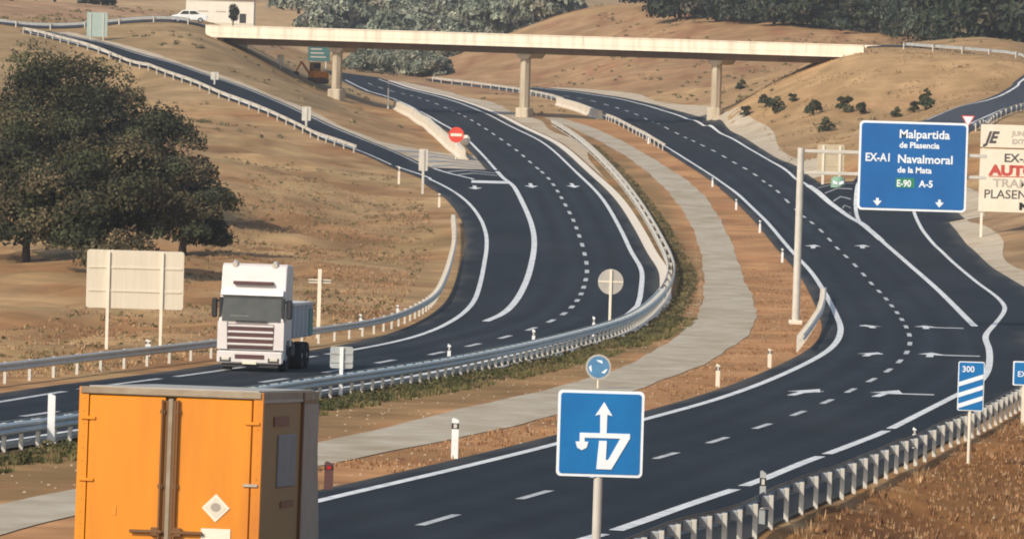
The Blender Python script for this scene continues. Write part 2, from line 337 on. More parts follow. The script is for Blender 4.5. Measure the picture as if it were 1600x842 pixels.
def copy_tree(o, parent=None):
    c = o.copy(); COL.objects.link(c)
    if parent is not None: c.parent = parent
    for ch in [k for k in bpy.data.objects if k.parent == o]: copy_tree(ch, c)
    return c
_tc = {}
def text_mesh(s, size, extrude=0.004, bold=0.0, sx=1.0, shear=0.0, align='LEFT'):
    cu = bpy.data.curves.new('lettering', 'FONT'); cu.body = s; cu.size = size; cu.extrude = extrude; cu.offset = bold; cu.shear = shear; cu.align_x = align; cu.align_y = 'BOTTOM_BASELINE'; cu.resolution_u = 3
    o = bpy.data.objects.new('lettering', cu); COL.objects.link(o)
    dg = bpy.context.evaluated_depsgraph_get(); me = bpy.data.meshes.new_from_object(o.evaluated_get(dg)); bpy.data.objects.remove(o); bpy.data.curves.remove(cu)
    for v in me.vertices: x, y, z = v.co; v.co = (x*sx, -z, y)
    me.flip_normals() if False else None
    return me
def add_text(s, size, material, parent, x, z, y, name='lettering', **kw):
    me = text_mesh(s, size, **kw); me.materials.clear(); me.materials.append(MT[material])
    return link(name, me, parent, (x, y, z))
def G(px, py, off=0.0): return Vector(ground(px, py, off))
def Z(x, y): return float(h(x, y))
def S(D): return F_PX/D
# ------------------------------------------------------------------ plan curves of the roads
def quad_ext(f, d0, curv=0.0011):
    """straighten the curve gently below distance d0 (out of the frame)"""
    s0 = float(f(d0+6)-f(d0-0))/6.0
    def g(Y):
        Y = np.asarray(Y, float); t = np.maximum(d0-Y, 0); t = np.minimum(t, 90)
        return np.where(Y < d0, f(d0)-s0*t+0.5*curv*t*t - (np.maximum(d0-Y,0)-t)*(s0-curv*90), f(Y))
    return g
rl = quad_ext(xof(R_LEFT), 142); rd0 = xof(R_DASH); rg = xof(R_GORE); rr = quad_ext(xof(R_RIGHT, smooth=4), 130)
rd = lambda Y: np.where(np.asarray(Y,float) < 136, (rl(Y)+rr(Y))/2-0.1, rd0(Y))
g1 = quad_ext(xof(G1_FOOT, off=0), 118); g2 = xof(G2_FOOT, off=0); g3 = xof(G3_FOOT, off=0)
li0 = xof(L_IN); ld0 = xof(L_DASH); lg = xof(L_GORE, smooth=4); lo = xof(L_OUT)
li = lambda Y: np.where(np.asarray(Y,float) < 350, g2(Y)-1.15, np.where(np.asarray(Y,float) > 366, li0(Y), g2(350)-1.15+(li0(366)-g2(350)+1.15)*(np.asarray(Y,float)-350)/16))
ld = lambda Y: np.where(np.asarray(Y,float) < 262, g2(Y)-1.15-3.45, ld0(Y))
pl = xof(PATH_L, off=0.02); pr = xof(PATH_R, off=0.02)
ra = xof(RAMP_LO); rb = xof(RAMP_UP); xl = xof(EXIT_L); xr = xof(EXIT_R); xa = xof(EXIT_AR)
def r_right_edge(Y):
    Y = np.asarray(Y, float); a = rr(np.minimum(Y,500))+2.3
    t = sm((Y-345)/40); return np.where(Y < 500, a*(1-t)+np.maximum(a, xa(np.maximum(Y,382)))*t, np.maximum(xr(np.maximum(Y,502))+1.4, 0))
def l_left_edge(Y):
    Y = np.asarray(Y, float); t = sm((Y-535)/25); return (lo(np.minimum(Y,556))-1.5)*(1-t)+ra(np.maximum(Y,549))*t
# micro relief of the fields, kept away from every carriageway
def dist_mask(X, Y):
    d = np.full(X.shape, 99.0)
    def iv(a, b, y0, y1):
        nonlocal d
        inside = (Y >= y0) & (Y <= y1)
        dd = np.maximum(np.maximum(a-X, X-b), 0); d = np.where(inside, np.minimum(d, dd), d)
    iv(rl(Y)-2, r_right_edge(Y)+2.5, 0, 560); iv(rl(Y)-2, rg(Y)+3, 500, 900); iv(xl(Y)-3, xr(Y)+3, 500, 730)
    iv(l_left_edge(Y)-3.5, li(Y)+3, 90, 580); iv(lg(Y)-3, li(Y)+3, 550, 900); iv(ra(Y)-2, rb(Y)+2, 540, 735)
    iv(pl(Y)-1.6, pr(Y)+1.6, 30, 725); iv(X*0-150, X*0-30, 722, 748); iv(X*0+30, X*0+150, 690, 728); iv(g1(Y)-3, g1(Y)+1.0, 40, 245)
    return d
_dm = dist_mask(_XX, _YY); _am = sm((_dm-0.3)/5.0)
def fbm(X, Y, L, seed, octv=4):
    r = np.random.default_rng(seed); out = 0; a = 1.0
    for o in range(octv):
        for k in range(5):
            th = r.uniform(0, 2*math.pi); ph = r.uniform(0, 6.28); w = 2*math.pi/(L*r.uniform(.7,1.4)); out = out+a*np.sin((X*math.cos(th)+Y*math.sin(th))*w+ph+1.3*np.sin((X*math.sin(th)-Y*math.cos(th))*w*.6+ph*2))/3
        a *= .55; L *= .5
    return out
GZ = GZ + _am*(0.16*fbm(_XX,_YY,22,3)+0.07*rng.standard_normal(_XX.shape)*(_YY<700))*np.clip(_YY/150,.3,1.6)
_pathmask = ((_XX > pl(_YY)+.3) & (_XX < pr(_YY)-.3) & (_YY < 720)); 
# ------------------------------------------------------------------ ground sheet with soil colours
def soil_colours():
    X, Y = _XX, _YY
    c = np.zeros(X.shape+(3,)); c[...] = (0.455,0.305,0.165)                      # dry earth and straw
    n1 = fbm(X, Y, 60, 5)[...,None]; n2 = fbm(X, Y, 14, 8)[...,None]; n3 = fbm(X*2.0, Y*0.6, 25, 12)[...,None]
    def paint(mask, col): 
        nonlocal c
        m = np.clip(mask, 0, 1)[...,None] if mask.ndim == 2 else np.clip(mask,0,1); c = c*(1-m)+np.array(col)*m
    paint(sm((n1-0.1)/0.9), (0.385,0.220,0.108)); paint(sm((n2-0.35)/0.9)*0.6, (0.52,0.37,0.20))
    left = (X < l_left_edge(np.minimum(Y,600))) & (Y < 600)
    paint(left[...,None]*sm((n3-0.0)/0.8)*0.75, (0.345,0.190,0.090)); paint(left[...,None]*sm((-n3-0.3)/0.7)*0.5, (0.42,0.32,0.165))
    med = (X > li(Y)) & (X < rl(Y)) & (Y < 720)
    paint(med*0.9, (0.50,0.275,0.135)); paint((med & (X < pl(Y)))*0.85, (0.30,0.20,0.095)); paint((med & (X < li(Y)+2.6))*0.5, (0.16,0.13,0.06))
    paint(med[...,None]*sm((n2-0.2)/0.8)*0.5, (0.44,0.20,0.095))
    fr = (X > g1(Y)) & (Y < 255); fr2 = (X > r_right_edge(Y)) & (Y >= 240) & (Y < 520)
    paint(fr*1.0, (0.30,0.140,0.045)); paint(fr[...,None]*sm((n2+0.1)/0.8)*0.6, (0.37,0.190,0.068)); paint(fr[...,None]*sm((n3-0.2)/0.7)*0.6, (0.235,0.105,0.036))
    paint(fr2*0.7, (0.36,0.25,0.16))
    emb = (X > 22) & (Y > 600) & (Y < 800); paint(emb*0.6, (0.46,0.315,0.185)); paint(emb[...,None]*sm((n2)/0.8)*0.5, (0.40,0.275,0.15)); paint(emb[...,None]*sm((fbm(X*2.2,Y*1.2,12,55)[...,None])/0.8)*0.45, (0.33,0.235,0.125))
    cut = (Y > 820) & (Y < 1060) & (X > -20); paint(cut*0.7, (0.42,0.27,0.155)); paint(cut[...,None]*sm((fbm(X*3,Y*.4,18,31)[...,None]-.1)/.7)*0.6, (0.33,0.155,0.09))
    far = sm((Y-1080)/200); paint(far*0.5, (0.40,0.30,0.19)); bank = (X < -18) & (X > -60) & (Y > 640) & (Y < 900); paint(bank*0.6, (0.40,0.30,0.18)); paint(bank[...,None]*sm((n2)/.7)*.6, (0.27,0.20,0.11))
    tan = (X < -20) & (Y > 1000) & (Y < 1450); paint(tan*0.7, (0.60,0.42,0.24)); pink = (X < -35) & (Y > 770) & (Y < 1000); paint(pink*0.5, (0.46,0.30,0.22))
    n4 = fbm(X*1.4, Y*0.5, 9, 41, 5)[...,None]; n5 = fbm(X, Y*.7, 4.5, 43, 4)[...,None]
    near = (Y < 620)[...,None]
    c = c*(1+near*(0.16*np.clip(n4,-1.2,1.2)+0.10*np.clip(n5,-1.2,1.2)))
    return c
def ground_mesh():
    ny, nx = _XX.shape; V = np.stack([_XX,_YY,GZ], -1).reshape(-1,3)
    i = np.arange(ny-1)[:,None]*nx+np.arange(nx-1)[None]; Fc = np.stack([i,i+1,i+nx+1,i+nx],-1).reshape(-1,4)
    me = bpy.data.meshes.new('ground'); me.from_pydata(V.tolist(), [], Fc.tolist()); me.materials.append(MT['soil'])
    a = me.color_attributes.new('soil', 'FLOAT_COLOR', 'POINT'); c = soil_colours().reshape(-1,3); a.data.foreach_set('color', np.hstack([c, np.ones((len(c),1))]).astype(np.float32).ravel())
    me.polygons.foreach_set('use_smooth', np.ones(len(Fc), bool)); me.update(); return me
tag(link('ground', ground_mesh()), kind='structure')
# ------------------------------------------------------------------ roads
def wheel_wear(X, Y):
    v = np.ones(X.shape)
    for f, lo_d, hi_d in ((rd, 30, 880), (ld, 60, 850)):
        d = X-f(Y); ok = (np.abs(d) < 4.2); tr = 0
        for c_ in (-2.65,-0.95,0.95,2.65): tr = tr+np.exp(-((d-c_)/.33)**2)
        oil = np.exp(-((np.abs(d)-1.8)/.30)**2)
        v = np.where(ok, 1+0.48*tr*(0.7+0.3*np.sin(Y/37.0))-0.16*oil, v)
    v = v*(1+0.10*fbm(X*2, Y*.25, 10, 77, 4))
    return v
def strip(name, fa, fb, y0, y1, off, material, parent=None, step=2.0, w=1.2, kind=None, thick=0.0):
    if material == 'asphalt': w = 0.33
    Y = np.linspace(y0, y1, max(2, int((y1-y0)/step)+1)); A = np.broadcast_to(fa(Y), Y.shape); B = np.broadcast_to(fb(Y), Y.shape)
    k = max(2, int(np.max(np.abs(B-A))/w)+2); t = np.linspace(0,1,k); X = A[:,None]*(1-t)+B[:,None]*t; YY = np.repeat(Y[:,None], k, 1); ZZ = h(X, YY)+off
    V = np.stack([X,YY,ZZ],-1).reshape(-1,3); n = len(Y); i = np.arange(n-1)[:,None]*k+np.arange(k-1)[None]
    Fc = np.stack([i,i+1,i+k+1,i+k],-1).reshape(-1,4)
    m = MB(); m.quadset(V, Fc.tolist())
    o = m.build(name, material, parent, smooth=True)
    if material == 'asphalt':
        wv = wheel_wear(X, YY); ed = np.minimum(np.abs(X-A[:,None]), np.abs(X-B[:,None])); dust = np.clip(1-ed/(.75+.35*np.sin(YY/6.1)+.3*np.sin(YY/2.3)), 0, 1)
        c = (wv[...,None]*np.ones(3))*(1-dust[...,None])+dust[...,None]*np.array([4.5,3.4,2.3])*wv[...,None]
        a = o.data.color_attributes.new('wear','FLOAT_COLOR','POINT'); c = c.reshape(-1,3); a.data.foreach_set('color', np.hstack([c, np.ones((len(c),1))]).astype(np.float32).ravel())
    if kind: o['kind'] = kind
    return o
road_r = strip('road', lambda Y: rl(Y)-0.95, r_right_edge, 25, 552, ROAD_OFF, 'asphalt', kind='structure')
road_r2 = strip('road', lambda Y: rl(Y)-0.8, lambda Y: rg(Y)+1.2, 552, 905, ROAD_OFF, 'asphalt', kind='structure')
road_x = strip('slip_road', lambda Y: xl(Y)-0.6, lambda Y: xr(Y)+1.4, 552, 735, ROAD_OFF, 'asphalt_old', kind='structure')
road_l = strip('road', l_left_edge, lambda Y: li(Y)+1.05, 60, 578, ROAD_OFF, 'asphalt', kind='structure')
road_l2 = strip('road', lambda Y: lg(Y)-0.9, lambda Y: li(Y)+1.05, 578, 890, ROAD_OFF, 'asphalt', kind='structure')
ramp_o = strip('slip_road', ra, rb, 578, 735, ROAD_OFF, 'asphalt', kind='structure', step=1.5)
ditch = strip('path', lambda Y: pl(Y)+.05*np.sin(Y/5.7)+.04*np.sin(Y/2.1+1), lambda Y: pr(Y)+.05*np.sin(Y/6.1+2)+.04*np.sin(Y/2.3), 40, 722, 0.02, 'path', kind='structure')
# crossing road either side of the bridge
def xstrip(name, x0, x1, yc, half, off, material, parent=None):
    X = np.linspace(x0, x1, int(abs(x1-x0)/2)+2); m = MB(); k = 6; t = np.linspace(-half, half, k); V = []
    for x in X:
        for u in t: y = yc(x)+u; V.append((x, y, Z(x,y)+off))
    n = len(X); Fc = [(i*k+j, i*k+j+1, (i+1)*k+j+1, (i+1)*k+j) for i in range(n-1) for j in range(k-1)]
    m.quadset(V, Fc); return m.build(name, material, parent, smooth=True)
tag(xstrip('crossing_road', -125, -35.5, lambda x: 744+(x+36)*-0.06, 4, 0.10, 'asphalt_old'), kind='structure')
tag(xstrip('crossing_road', 38.6, 120, lambda x: 712-(x-38)*0.08, 4, 0.10, 'asphalt_old'), kind='structure')
# gravel verges
strip('verge', lambda Y: r_right_edge(Y), lambda Y: r_right_edge(Y)+2.0+0.6*np.sin(Y/9), 250, 552, 0.03, 'gravel', kind='structure')
strip('verge', lambda Y: rg(Y)+1.25, lambda Y: rg(Y)+3.6+0.8*np.sin(Y/13), 570, 880, 0.03, 'gravel', kind='structure')
strip('verge', lambda Y: rb(Y)+0.05, lambda Y: rb(Y)+1.3+0.3*np.sin(Y/5), 590, 733, 0.03, 'gravel', kind='structure')
strip('verge', lambda Y: li(Y)+1.1, lambda Y: li(Y)+1.8, 250, 880, 0.03, 'kerb', kind='structure')
strip('verge', lambda Y: li(Y)+2.0, lambda Y: li(Y)+2.05+(2.2+0.6*np.sin(Y/11))*sm((Y-560)/120), 560, 880, 0.03, 'gravel', kind='structure')
# markings: children of the carriageway they are painted on
MO = ROAD_OFF+0.012
def line(f, y0, y1, w, parent, material='line', name='edge_line'): return strip(name, lambda Y: f(Y)-w/2, lambda Y: f(Y)+w/2, y0, y1, MO, material, parent, step=1.5, w=0.5)
def dashes(f, y0, y1, period, ln, w, parent, material='line', name='lane_line', skip=()):
    m = MB(); y = y0
    while y < y1:
        Y = np.linspace(y, min(y+ln, y1), 5); X = f(Y)
        V = []
        for a, b in zip(X, Y): V += [(a-w/2, b, Z(a-w/2,b)+MO), (a+w/2, b, Z(a+w/2,b)+MO)]
        m.quadset(V, [(2*i,2*i+1,2*i+3,2*i+2) for i in range(4)]); y += period
    return m.build(name, material, parent)
line(rl, 40, 552, 0.30, road_r); line(rl, 552, 890, 0.26, road_r2)
dashes(rr, 40, 205, 22.5, 20.5, 0.30, road_r, name='edge_line'); line(rr, 205, 335, 0.30, road_r); line(rr, 335, 519, 0.26, road_r)
line(rg, 330, 470, 0.36, road_r); line(rg, 470, 552, 0.5, road_r); line(rg, 552, 885, 0.26, road_r2)
dashes(rd, 52.0, 552, 12.9, 5.0, 0.22, road_r, 'line_worn'); dashes(rd, 556, 860, 12.9, 5.0, 0.24, road_r2, 'line_worn')
line(xl, 500, 552, 0.3, road_r); line(xl, 552, 720, 0.25, road_x); line(xr, 521, 552, 0.25, road_r); line(xr, 552, 720, 0.25, road_x)
line(li, 90, 578, 0.30, road_l); line(li, 578, 880, 0.26, road_l2)
dashes(ld, 70, 578, 12.9, 5.0, 0.27, road_l, 'line_worn'); dashes(ld, 582, 860, 12.9, 5.0, 0.24, road_l2, 'line_worn')
line(lg, 314, 575, 0.38, road_l); line(lg, 578, 860, 0.28, road_l2)
dashes(lo, 100, 262, 16, 13.5, 0.27, road_l, 'line_worn', name='edge_line'); line(lo, 262, 556, 0.27, road_l)
line(lambda Y: np.where(np.asarray(Y,float)<549, lo(Y), ra(np.maximum(Y,556))+0.9), 556, 577, 0.27, road_l); line(lambda Y: ra(Y)+0.7, 578, 733, 0.2, ramp_o)
line(lambda Y: rb(Y)-0.5, 578, 733, 0.18, ramp_o, 'line_worn')
# gore hatching
def hatch(fa, fb, y0, y1, n, parent, w=1.6, slant=6.0):
    m = MB()
    for i in range(n):
        y = y0+(y1-y0)*(i+.5)/n; V = []
        for k in range(9):
            t = k/8.0; yy = y+slant*abs(t-.5)*2*-1
            for e in (0, w):
                Y2 = yy+e; a = float(fa(Y2)); b = float(fb(Y2)); x = a*(1-t)+b*t; V.append((x, Y2, Z(x,Y2)+MO))
        m.quadset(V, [(2*k,2*k+1,2*k+3,2*k+2) for k in range(8)])
    m.build('gore_hatching', 'hatch', parent)
hatch(lambda Y: rg(Y)+.4, lambda Y: xl(Y)-.4, 507, 551, 6, road_r, 0.9, 3.0)
strip('gore_nose', lambda Y: rg(Y), lambda Y: np.maximum(xl(Y), rg(Y)+.3), 488, 506, MO+0.003, 'line', road_r, step=2, w=.6)
gx_l = lambda Y: np.minimum(rb(np.maximum(Y,557)), lg(Y)-.3)
hatch(lambda Y: gx_l(Y)+.3, lambda Y: lg(Y)-.3, 566, 577, 2, road_l, 1.6, 4)
gore = strip('gore_paving', lambda Y: rb(Y)+0.06, lambda Y: lg(Y)-.92, 578, 606, ROAD_OFF-.01, 'gravel', kind='structure')
gore['label'] = ''; del gore['label']
hatch(lambda Y: rb(Y)+.3, lambda Y: lg(Y)-1.0, 580, 602, 4, ramp_o, 1.6, 4)
line(lambda Y: gx_l(Y), 556, 577, 0.3, road_l); strip('gore_nose', lambda Y: gx_l(Y)-.1, lambda Y: lg(Y), 549, 554, MO+.003, 'line', road_l, step=2, w=.6)
# painted arrows
def arrow(px, py, parent, head=-1, length=6.5, tail=0.0, bend=0.0):
    """lane arrow at an image spot; head +1 points away from the camera, -1 towards it; tail = thin stroke across to the right"""
    p = G(px, py, MO); m = MB(); ey = 0.01
    f = rd if parent in (road_r, road_r2) else ld
    sl = float(f(p.y+4)-f(p.y-4))/8
    def put(u, v): x = p.x+u+sl*v; y = p.y+v; return (x, y, Z(x,y)+MO)
    L2 = length/2; e = head
    m.quadset([put(-.16,-e*L2), put(.16,-e*L2), put(.16+bend*.3, e*L2*.095), put(-.16+bend*.3, e*L2*.095)], [(0,1,2,3)])
    m.quadset([put(-.6+bend*.3, e*L2*.1), put(.6+bend*.3, e*L2*.1), put(bend, e*L2)], [(0,1,2)])
    if bend: m.quadset([put(bend*.2, -e*.5), put(bend*.2, -e*1.6), put(bend*1.6, e*1.3), put(bend*1.6, e*1.9)], [(0,1,2,3)])
    if tail: m.quadset([put(.2,-.5), put(tail,-.45), put(tail,.45), put(.2,.5)], [(0,1,2,3)])
    m.build('lane_arrow', 'line', parent)
arrow(1268,385,road_r,1,6,bend=.35); arrow(1345,385,road_r,1,6,bend=.35)
arrow(1364,510,road_r,1,5,bend=-.4); arrow(1446,511,road_r,1,5.5,tail=1.95)
arrow(1355,553,road_r,1,6,bend=.4); arrow(1454,554,road_r,1,6.5,tail=2.2)
arrow(1248,612,road_r,1,8,bend=.5); arrow(1378,614,road_r,1,8,bend=.4,tail=1.9)
arrow(830,290,road_l,-1,9); arrow(895,290,road_l,-1,9); arrow(742,293,road_l,-1,7)
# ------------------------------------------------------------------ guardrails
W_OUT = [(0,.44),(.07,.49),(.07,.545),(.015,.60),(.07,.655),(.07,.71),(0,.76)]
def wprof(side): 
    o = [(side*a, b) for a, b in W_OUT]; i = [(side*(a-.012), b) for a, b in W_OUT[::-1]]; return o+i
_post_cache = {}
def guardrail(label, f, y0, y1, side, spacing=4.0, post_to=None, lower=False, beam='steel', postm='steel_pale', dirn=None, pts3=None, height=0.0, block=True, cap=100, blockm=None, double=False):
    """f gives X of the posts; side +1 when the carriageway lies on +X"""
    if pts3 is None:
        Y = np.arange(y0, y1, 2.0); P = [(float(f(y)), float(y)) for y in Y]
    else:
        P = []
        for i in range(len(pts3)-1):
            a = Vector(pts3[i][:2]); b = Vector(pts3[i+1][:2]); n = max(1, int((b-a).length/2))
            P += [tuple(a.lerp(b, k/n)) for k in range(n)]
        P.append(tuple(pts3[-1][:2]))
    o3 = Vector((P[0][0], P[0][1], Z(*P[0]))); t = thing('guardrail', label, 'guardrail', o3)
    def off(P, d):
        out = []
        for i, p in enumerate(P):
            a = P[max(i-1,0)]; b = P[min(i+1,len(P)-1)]; tx, ty = b[0]-a[0], b[1]-a[1]; l = math.hypot(tx,ty); x = p[0]+ty/l*d; y = p[1]-tx/l*d; out.append(Vector((x, y, Z(x,y)+height))-o3)
        return out
    m = MB(); m.sweep(off(P, side*0.22), wprof(side)); m.build('beam', beam, t)
    if double: m = MB(); m.sweep(off(P, -side*0.16), wprof(-side)); m.build('beam', beam, t)
    if lower: m = MB(); m.sweep(off(P, side*0.17), [(0,.14),(side*.02,.14),(side*.02,.24),(0,.24)]); m.build('lower_rail', beam, t)
    key = (side, block, postm, beam)
    if key not in _post_cache:
        m = MB(); m.box((0,0,.36),(.10,.12,.78)); _post_cache[key] = (m.mesh('post', postm),)
        m = MB(); m.box((side*.13,0,.62),(.20,.14,.22), bev=.02); _post_cache[key] += (m.mesh('spacer_block', blockm or beam),)
    L = 0; nxt = 0; c = 0; Q = off(P, 0)
    for i in range(len(P)-1):
        a, b = Q[i], Q[i+1]; d = (b-a).length
        while nxt <= L+d and c < cap and (post_to is None or (a+o3).y < post_to):
            p = a.lerp(b, (nxt-L)/d); ang = -math.atan2(b.x-a.x, b.y-a.y)
            q = link('post', _post_cache[key][0], t, p, (0,0,ang))
            if block: link('spacer_block', _post_cache[key][1], q)
            nxt += spacing; c += 1
        L += d
    return t
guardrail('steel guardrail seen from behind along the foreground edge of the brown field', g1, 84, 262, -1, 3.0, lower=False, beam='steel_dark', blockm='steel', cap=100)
guardrail('long curving guardrail between the inner carriageway and the concrete ditch', g2, 160, 362, -1, 2.05, lower=True, beam='bluesteel', postm='steel_pale', double=True, cap=100)
guardrail('far pale guardrail stretch bending under the bridge beside the middle pier', g2, 361, 690, -1, 12.0, lower=True, double=True, beam='steel_pale', cap=60)
guardrail('guardrail behind the white truck at the foot of the brown field', lambda Y: g3(Y)-.3, 170, 480, 1, 4.0, beam='steel_pale', cap=100)
guardrail('guardrail with gaps climbing along the slip road on the left', lambda Y: ra(Y)-.5, 587, 731, 1, 4.0, beam='steel_pale', cap=60)
gp = [G(1246,549), G(1262,527), G(1276,505), G(1281,488), G(1283,468)]
guardrail('short guardrail piece wrapping the foot of the tall gantry post', None, 0, 0, 1, 3.0, beam='steel_pale', pts3=gp)
guardrail('thin guardrail at the left edge of the outer carriageway near the right pier', lambda Y: rl(Y)-1.0, 632, 735, 1, 6.0, beam='steel_pale', cap=30)
guardrail('guardrail of the crossing road on top of the right embankment', None, 0, 0, -1, 4.0, pts3=[tuple(at(1412,81,704)[:2]),tuple(at(1500,86,699)[:2]),tuple(at(1615,93,691)[:2]),(75,688)], cap=30)
guardrail('guardrail on the outer verge of the exit slip road behind the cream billboard', lambda Y: xr(Y)+1.8, 585, 725, -1, 4.0, cap=40)
guardrail('guardrail of the crossing road left of the bridge by the white car', None, 0, 0, -1, 4.0, pts3=[(-110,742.5),(-75,740.5),(-55,739.3),(-38,738.6)], cap=30)
guardrail('distant guardrail passing behind the left pier', lambda Y: rl(Y)-1.2, 790, 900, 1, 6.0, beam='steel_pale', cap=30)
# concrete barriers
def barrier(label, P, hgt=0.85, wid=0.6):
    o3 = Vector((P[0].x, P[0].y, Z(P[0].x,P[0].y))); t = thing('concrete_barrier', label, 'barrier', o3); Q = []
    for i in range(len(P)-1):
        for k in range(8): q = P[i].lerp(P[i+1], k/8); Q.append(Vector((q.x,q.y,Z(q.x,q.y)))-o3)
    q = P[-1]; Q.append(Vector((q.x,q.y,Z(q.x,q.y)))-o3); w = wid/2
    m = MB(); m.sweep(Q, [(-w,0),(-w,.12),(-w*.55,.32),(-w*.4,hgt),(w*.4,hgt),(w*.55,.32),(w,.12),(w,0)]); m.build('wall', 'barrier', t)
    return t, Q
bt, bq = barrier('pale concrete barrier on the gore leading to the no entry sign', [G(618,170),G(645,184),G(668,199),G(688,218),G(708,236),G(724,250)], 1.0, 1.0)
m = MB(); m.box((bq[-1].x, bq[-1].y-.4, .45),(1.15,.8,.9), bev=.25); m.build('rounded_end', 'cream', bt)
barrier('cream concrete barrier beside the middle bridge pier', [G(872,165),G(905,175),G(938,187)], 1.0, .8)
# ------------------------------------------------------------------ bridge
A = Vector(at(322,40,729)); B = Vector(at(1349,72,702)); L_br = (B-A).xy.length; ang = math.atan2(B.y-A.y, B.x-A.x); dz = (B.z-A.z)
br = thing('road_bridge', 'long cream concrete road bridge crossing over both carriageways', 'bridge', (A.x, A.y, A.z-1.3), ang)
slope = dz/L_br
def beam_prism(name, prof, x0, x1, material, parent):
    m = MB(); V = [(x0, u, v+slope*x0) for u, v in prof]+[(x1, u, v+slope*x1) for u, v in prof]; n = len(prof)
    m.quadset(V, [(i,(i+1)%n,n+(i+1)%n,n+i) for i in range(n)]+[tuple(range(n-1,-1,-1)), tuple(range(n,2*n))]); return m.build(name, material, parent)
beam_prism('deck', [(0,-.02),(0,.42),(9.4,.42),(9.4,-.02)], 0, L_br, 'concrete', br)
for y in (0.0, 9.0): beam_prism('parapet', [(y-.03,.43),(y-.03,1.30),(y+.37,1.30),(y+.40,.43)], -0.05, L_br+.05, 'concrete', br)
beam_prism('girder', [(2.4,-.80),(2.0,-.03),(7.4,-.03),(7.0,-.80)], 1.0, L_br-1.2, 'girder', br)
beam_prism('coping', [(-.10,1.29),(-.10,1.37),(.45,1.37),(.45,1.29)], 0, L_br, 'concrete', br)
m = MB()
for k in range(1, 12): x = L_br*k/12; m.box((x, -.035, .86+slope*x),(.05,.03,.86))
m.build('joint_cover', 'concrete_pier', br)
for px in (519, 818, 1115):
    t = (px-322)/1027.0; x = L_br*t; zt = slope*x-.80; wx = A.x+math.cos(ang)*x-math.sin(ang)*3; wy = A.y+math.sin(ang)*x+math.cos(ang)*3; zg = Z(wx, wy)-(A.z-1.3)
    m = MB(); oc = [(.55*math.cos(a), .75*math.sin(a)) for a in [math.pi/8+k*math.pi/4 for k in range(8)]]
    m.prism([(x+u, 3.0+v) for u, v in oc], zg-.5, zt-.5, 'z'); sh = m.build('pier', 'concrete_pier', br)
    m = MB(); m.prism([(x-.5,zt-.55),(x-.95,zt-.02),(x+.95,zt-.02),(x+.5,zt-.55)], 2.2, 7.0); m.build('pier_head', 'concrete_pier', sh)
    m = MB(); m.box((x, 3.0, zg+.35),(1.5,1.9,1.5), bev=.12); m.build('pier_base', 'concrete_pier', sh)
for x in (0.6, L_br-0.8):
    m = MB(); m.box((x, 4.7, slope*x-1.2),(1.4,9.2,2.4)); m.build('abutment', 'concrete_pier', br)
beam_prism('road_surface', [(.5,.425),(.5,.45),(8.9,.45),(8.9,.425)], 0, L_br, 'asphalt_old', br)
# ------------------------------------------------------------------ signs
def plate(w, hh, t, r, z0, y0=0.0, x0=0.0, seg=5):
    """rounded rectangle outline as prism centred in x with bottom at z0"""
    P = []
    for cx, cz, a0 in ((w/2-r, z0+r, -90),(w/2-r, z0+hh-r, 0),(-w/2+r, z0+hh-r, 90),(-w/2+r, z0+r, 180)):
        for k in range(seg+1):
            a = math.radians(a0+90*k/seg); P.append((x0+cx+r*math.cos(a), cz+r*math.sin(a)))
    m = MB(); m.prism(P, y0-t/2, y0+t/2); return m
def rect(m, x0, z0, x1, z1, y, t=0.006): return m.box(((x0+x1)/2, y, (z0+z1)/2),(abs(x1-x0), t, abs(z1-z0)))
# gantry sign
p = G(1243,506); s_ = S(p.y)
gt = thing('overhead_sign', 'big blue overhead direction sign on a tall cream gantry post', 'road sign', p)
m = MB(); m.cyl((0,0,-.3),(0,0,9.0),.20,.17,16); m.build('post', 'steel_pale', gt)
m = MB(); m.box((0,0,.05),(.7,.7,.3), bev=.04); m.build('base_plate', 'barrier', gt)
for z in (8.95, 7.85):
    m = MB(); m.box((4.75,0.05,z-.1),(9.5,.16,.17), bev=.02); m.build('arm', 'steel_pale', gt)
PW, PH, PZ, PX = 5.55, 4.55, 5.95, 5.72
b_ = plate(PW, PH, .05, .22, PZ, -.16, PX).build('panel', 'signwhite', gt)
plate(PW-.22, PH-.22, .02, .15, PZ+.11, -.192, PX).build('blue_face', 'blue', b_)
m = MB()
for k in (-2,-.7,.7,2): m.box((PX+k, -.08, PZ+PH/2),(.10,.12,PH-.3))
m.build('stiffener', 'steel', b_)
fy = -.208
def gtext(s, x, z, size, sx=1.0, material='signwhite', bold=.012): return add_text(s, size, material, b_, PX+x, PZ+z, fy, bold=bold, sx=sx)
gtext('Malpartida', -.75, 3.72, .60, 1.02); gtext('de Plasencia', -.72, 3.22, .42, 1.0)
gtext('Navalmoral', -.80, 2.45, .60, 1.02); gtext('de la Mata', -.78, 1.95, .42, 1.0)
gtext('EX-A1', -2.45, 2.50, .58, .86)
m = MB(); rect(m, -.85+PX, 1.18+PZ, .12+PX, 1.68+PZ, fy+.004, .008); m.build('route_panel', 'signgreen', b_)
gtext('E-90', -.80, 1.24, .48, .85); gtext('A-5', .35, 1.24, .48, 1.0)
for x in (-1.75, 1.42):
    m = MB(); m.prism([(PX+x-.07,PZ+.62),(PX+x+.07,PZ+.62),(PX+x+.07,PZ+.48),(PX+x+.22,PZ+.48),(PX+x,PZ+.22),(PX+x-.22,PZ+.48),(PX+x-.07,PZ+.48)], fy-.004, fy+.004); m.build('lane_arrow', 'signwhite', b_)
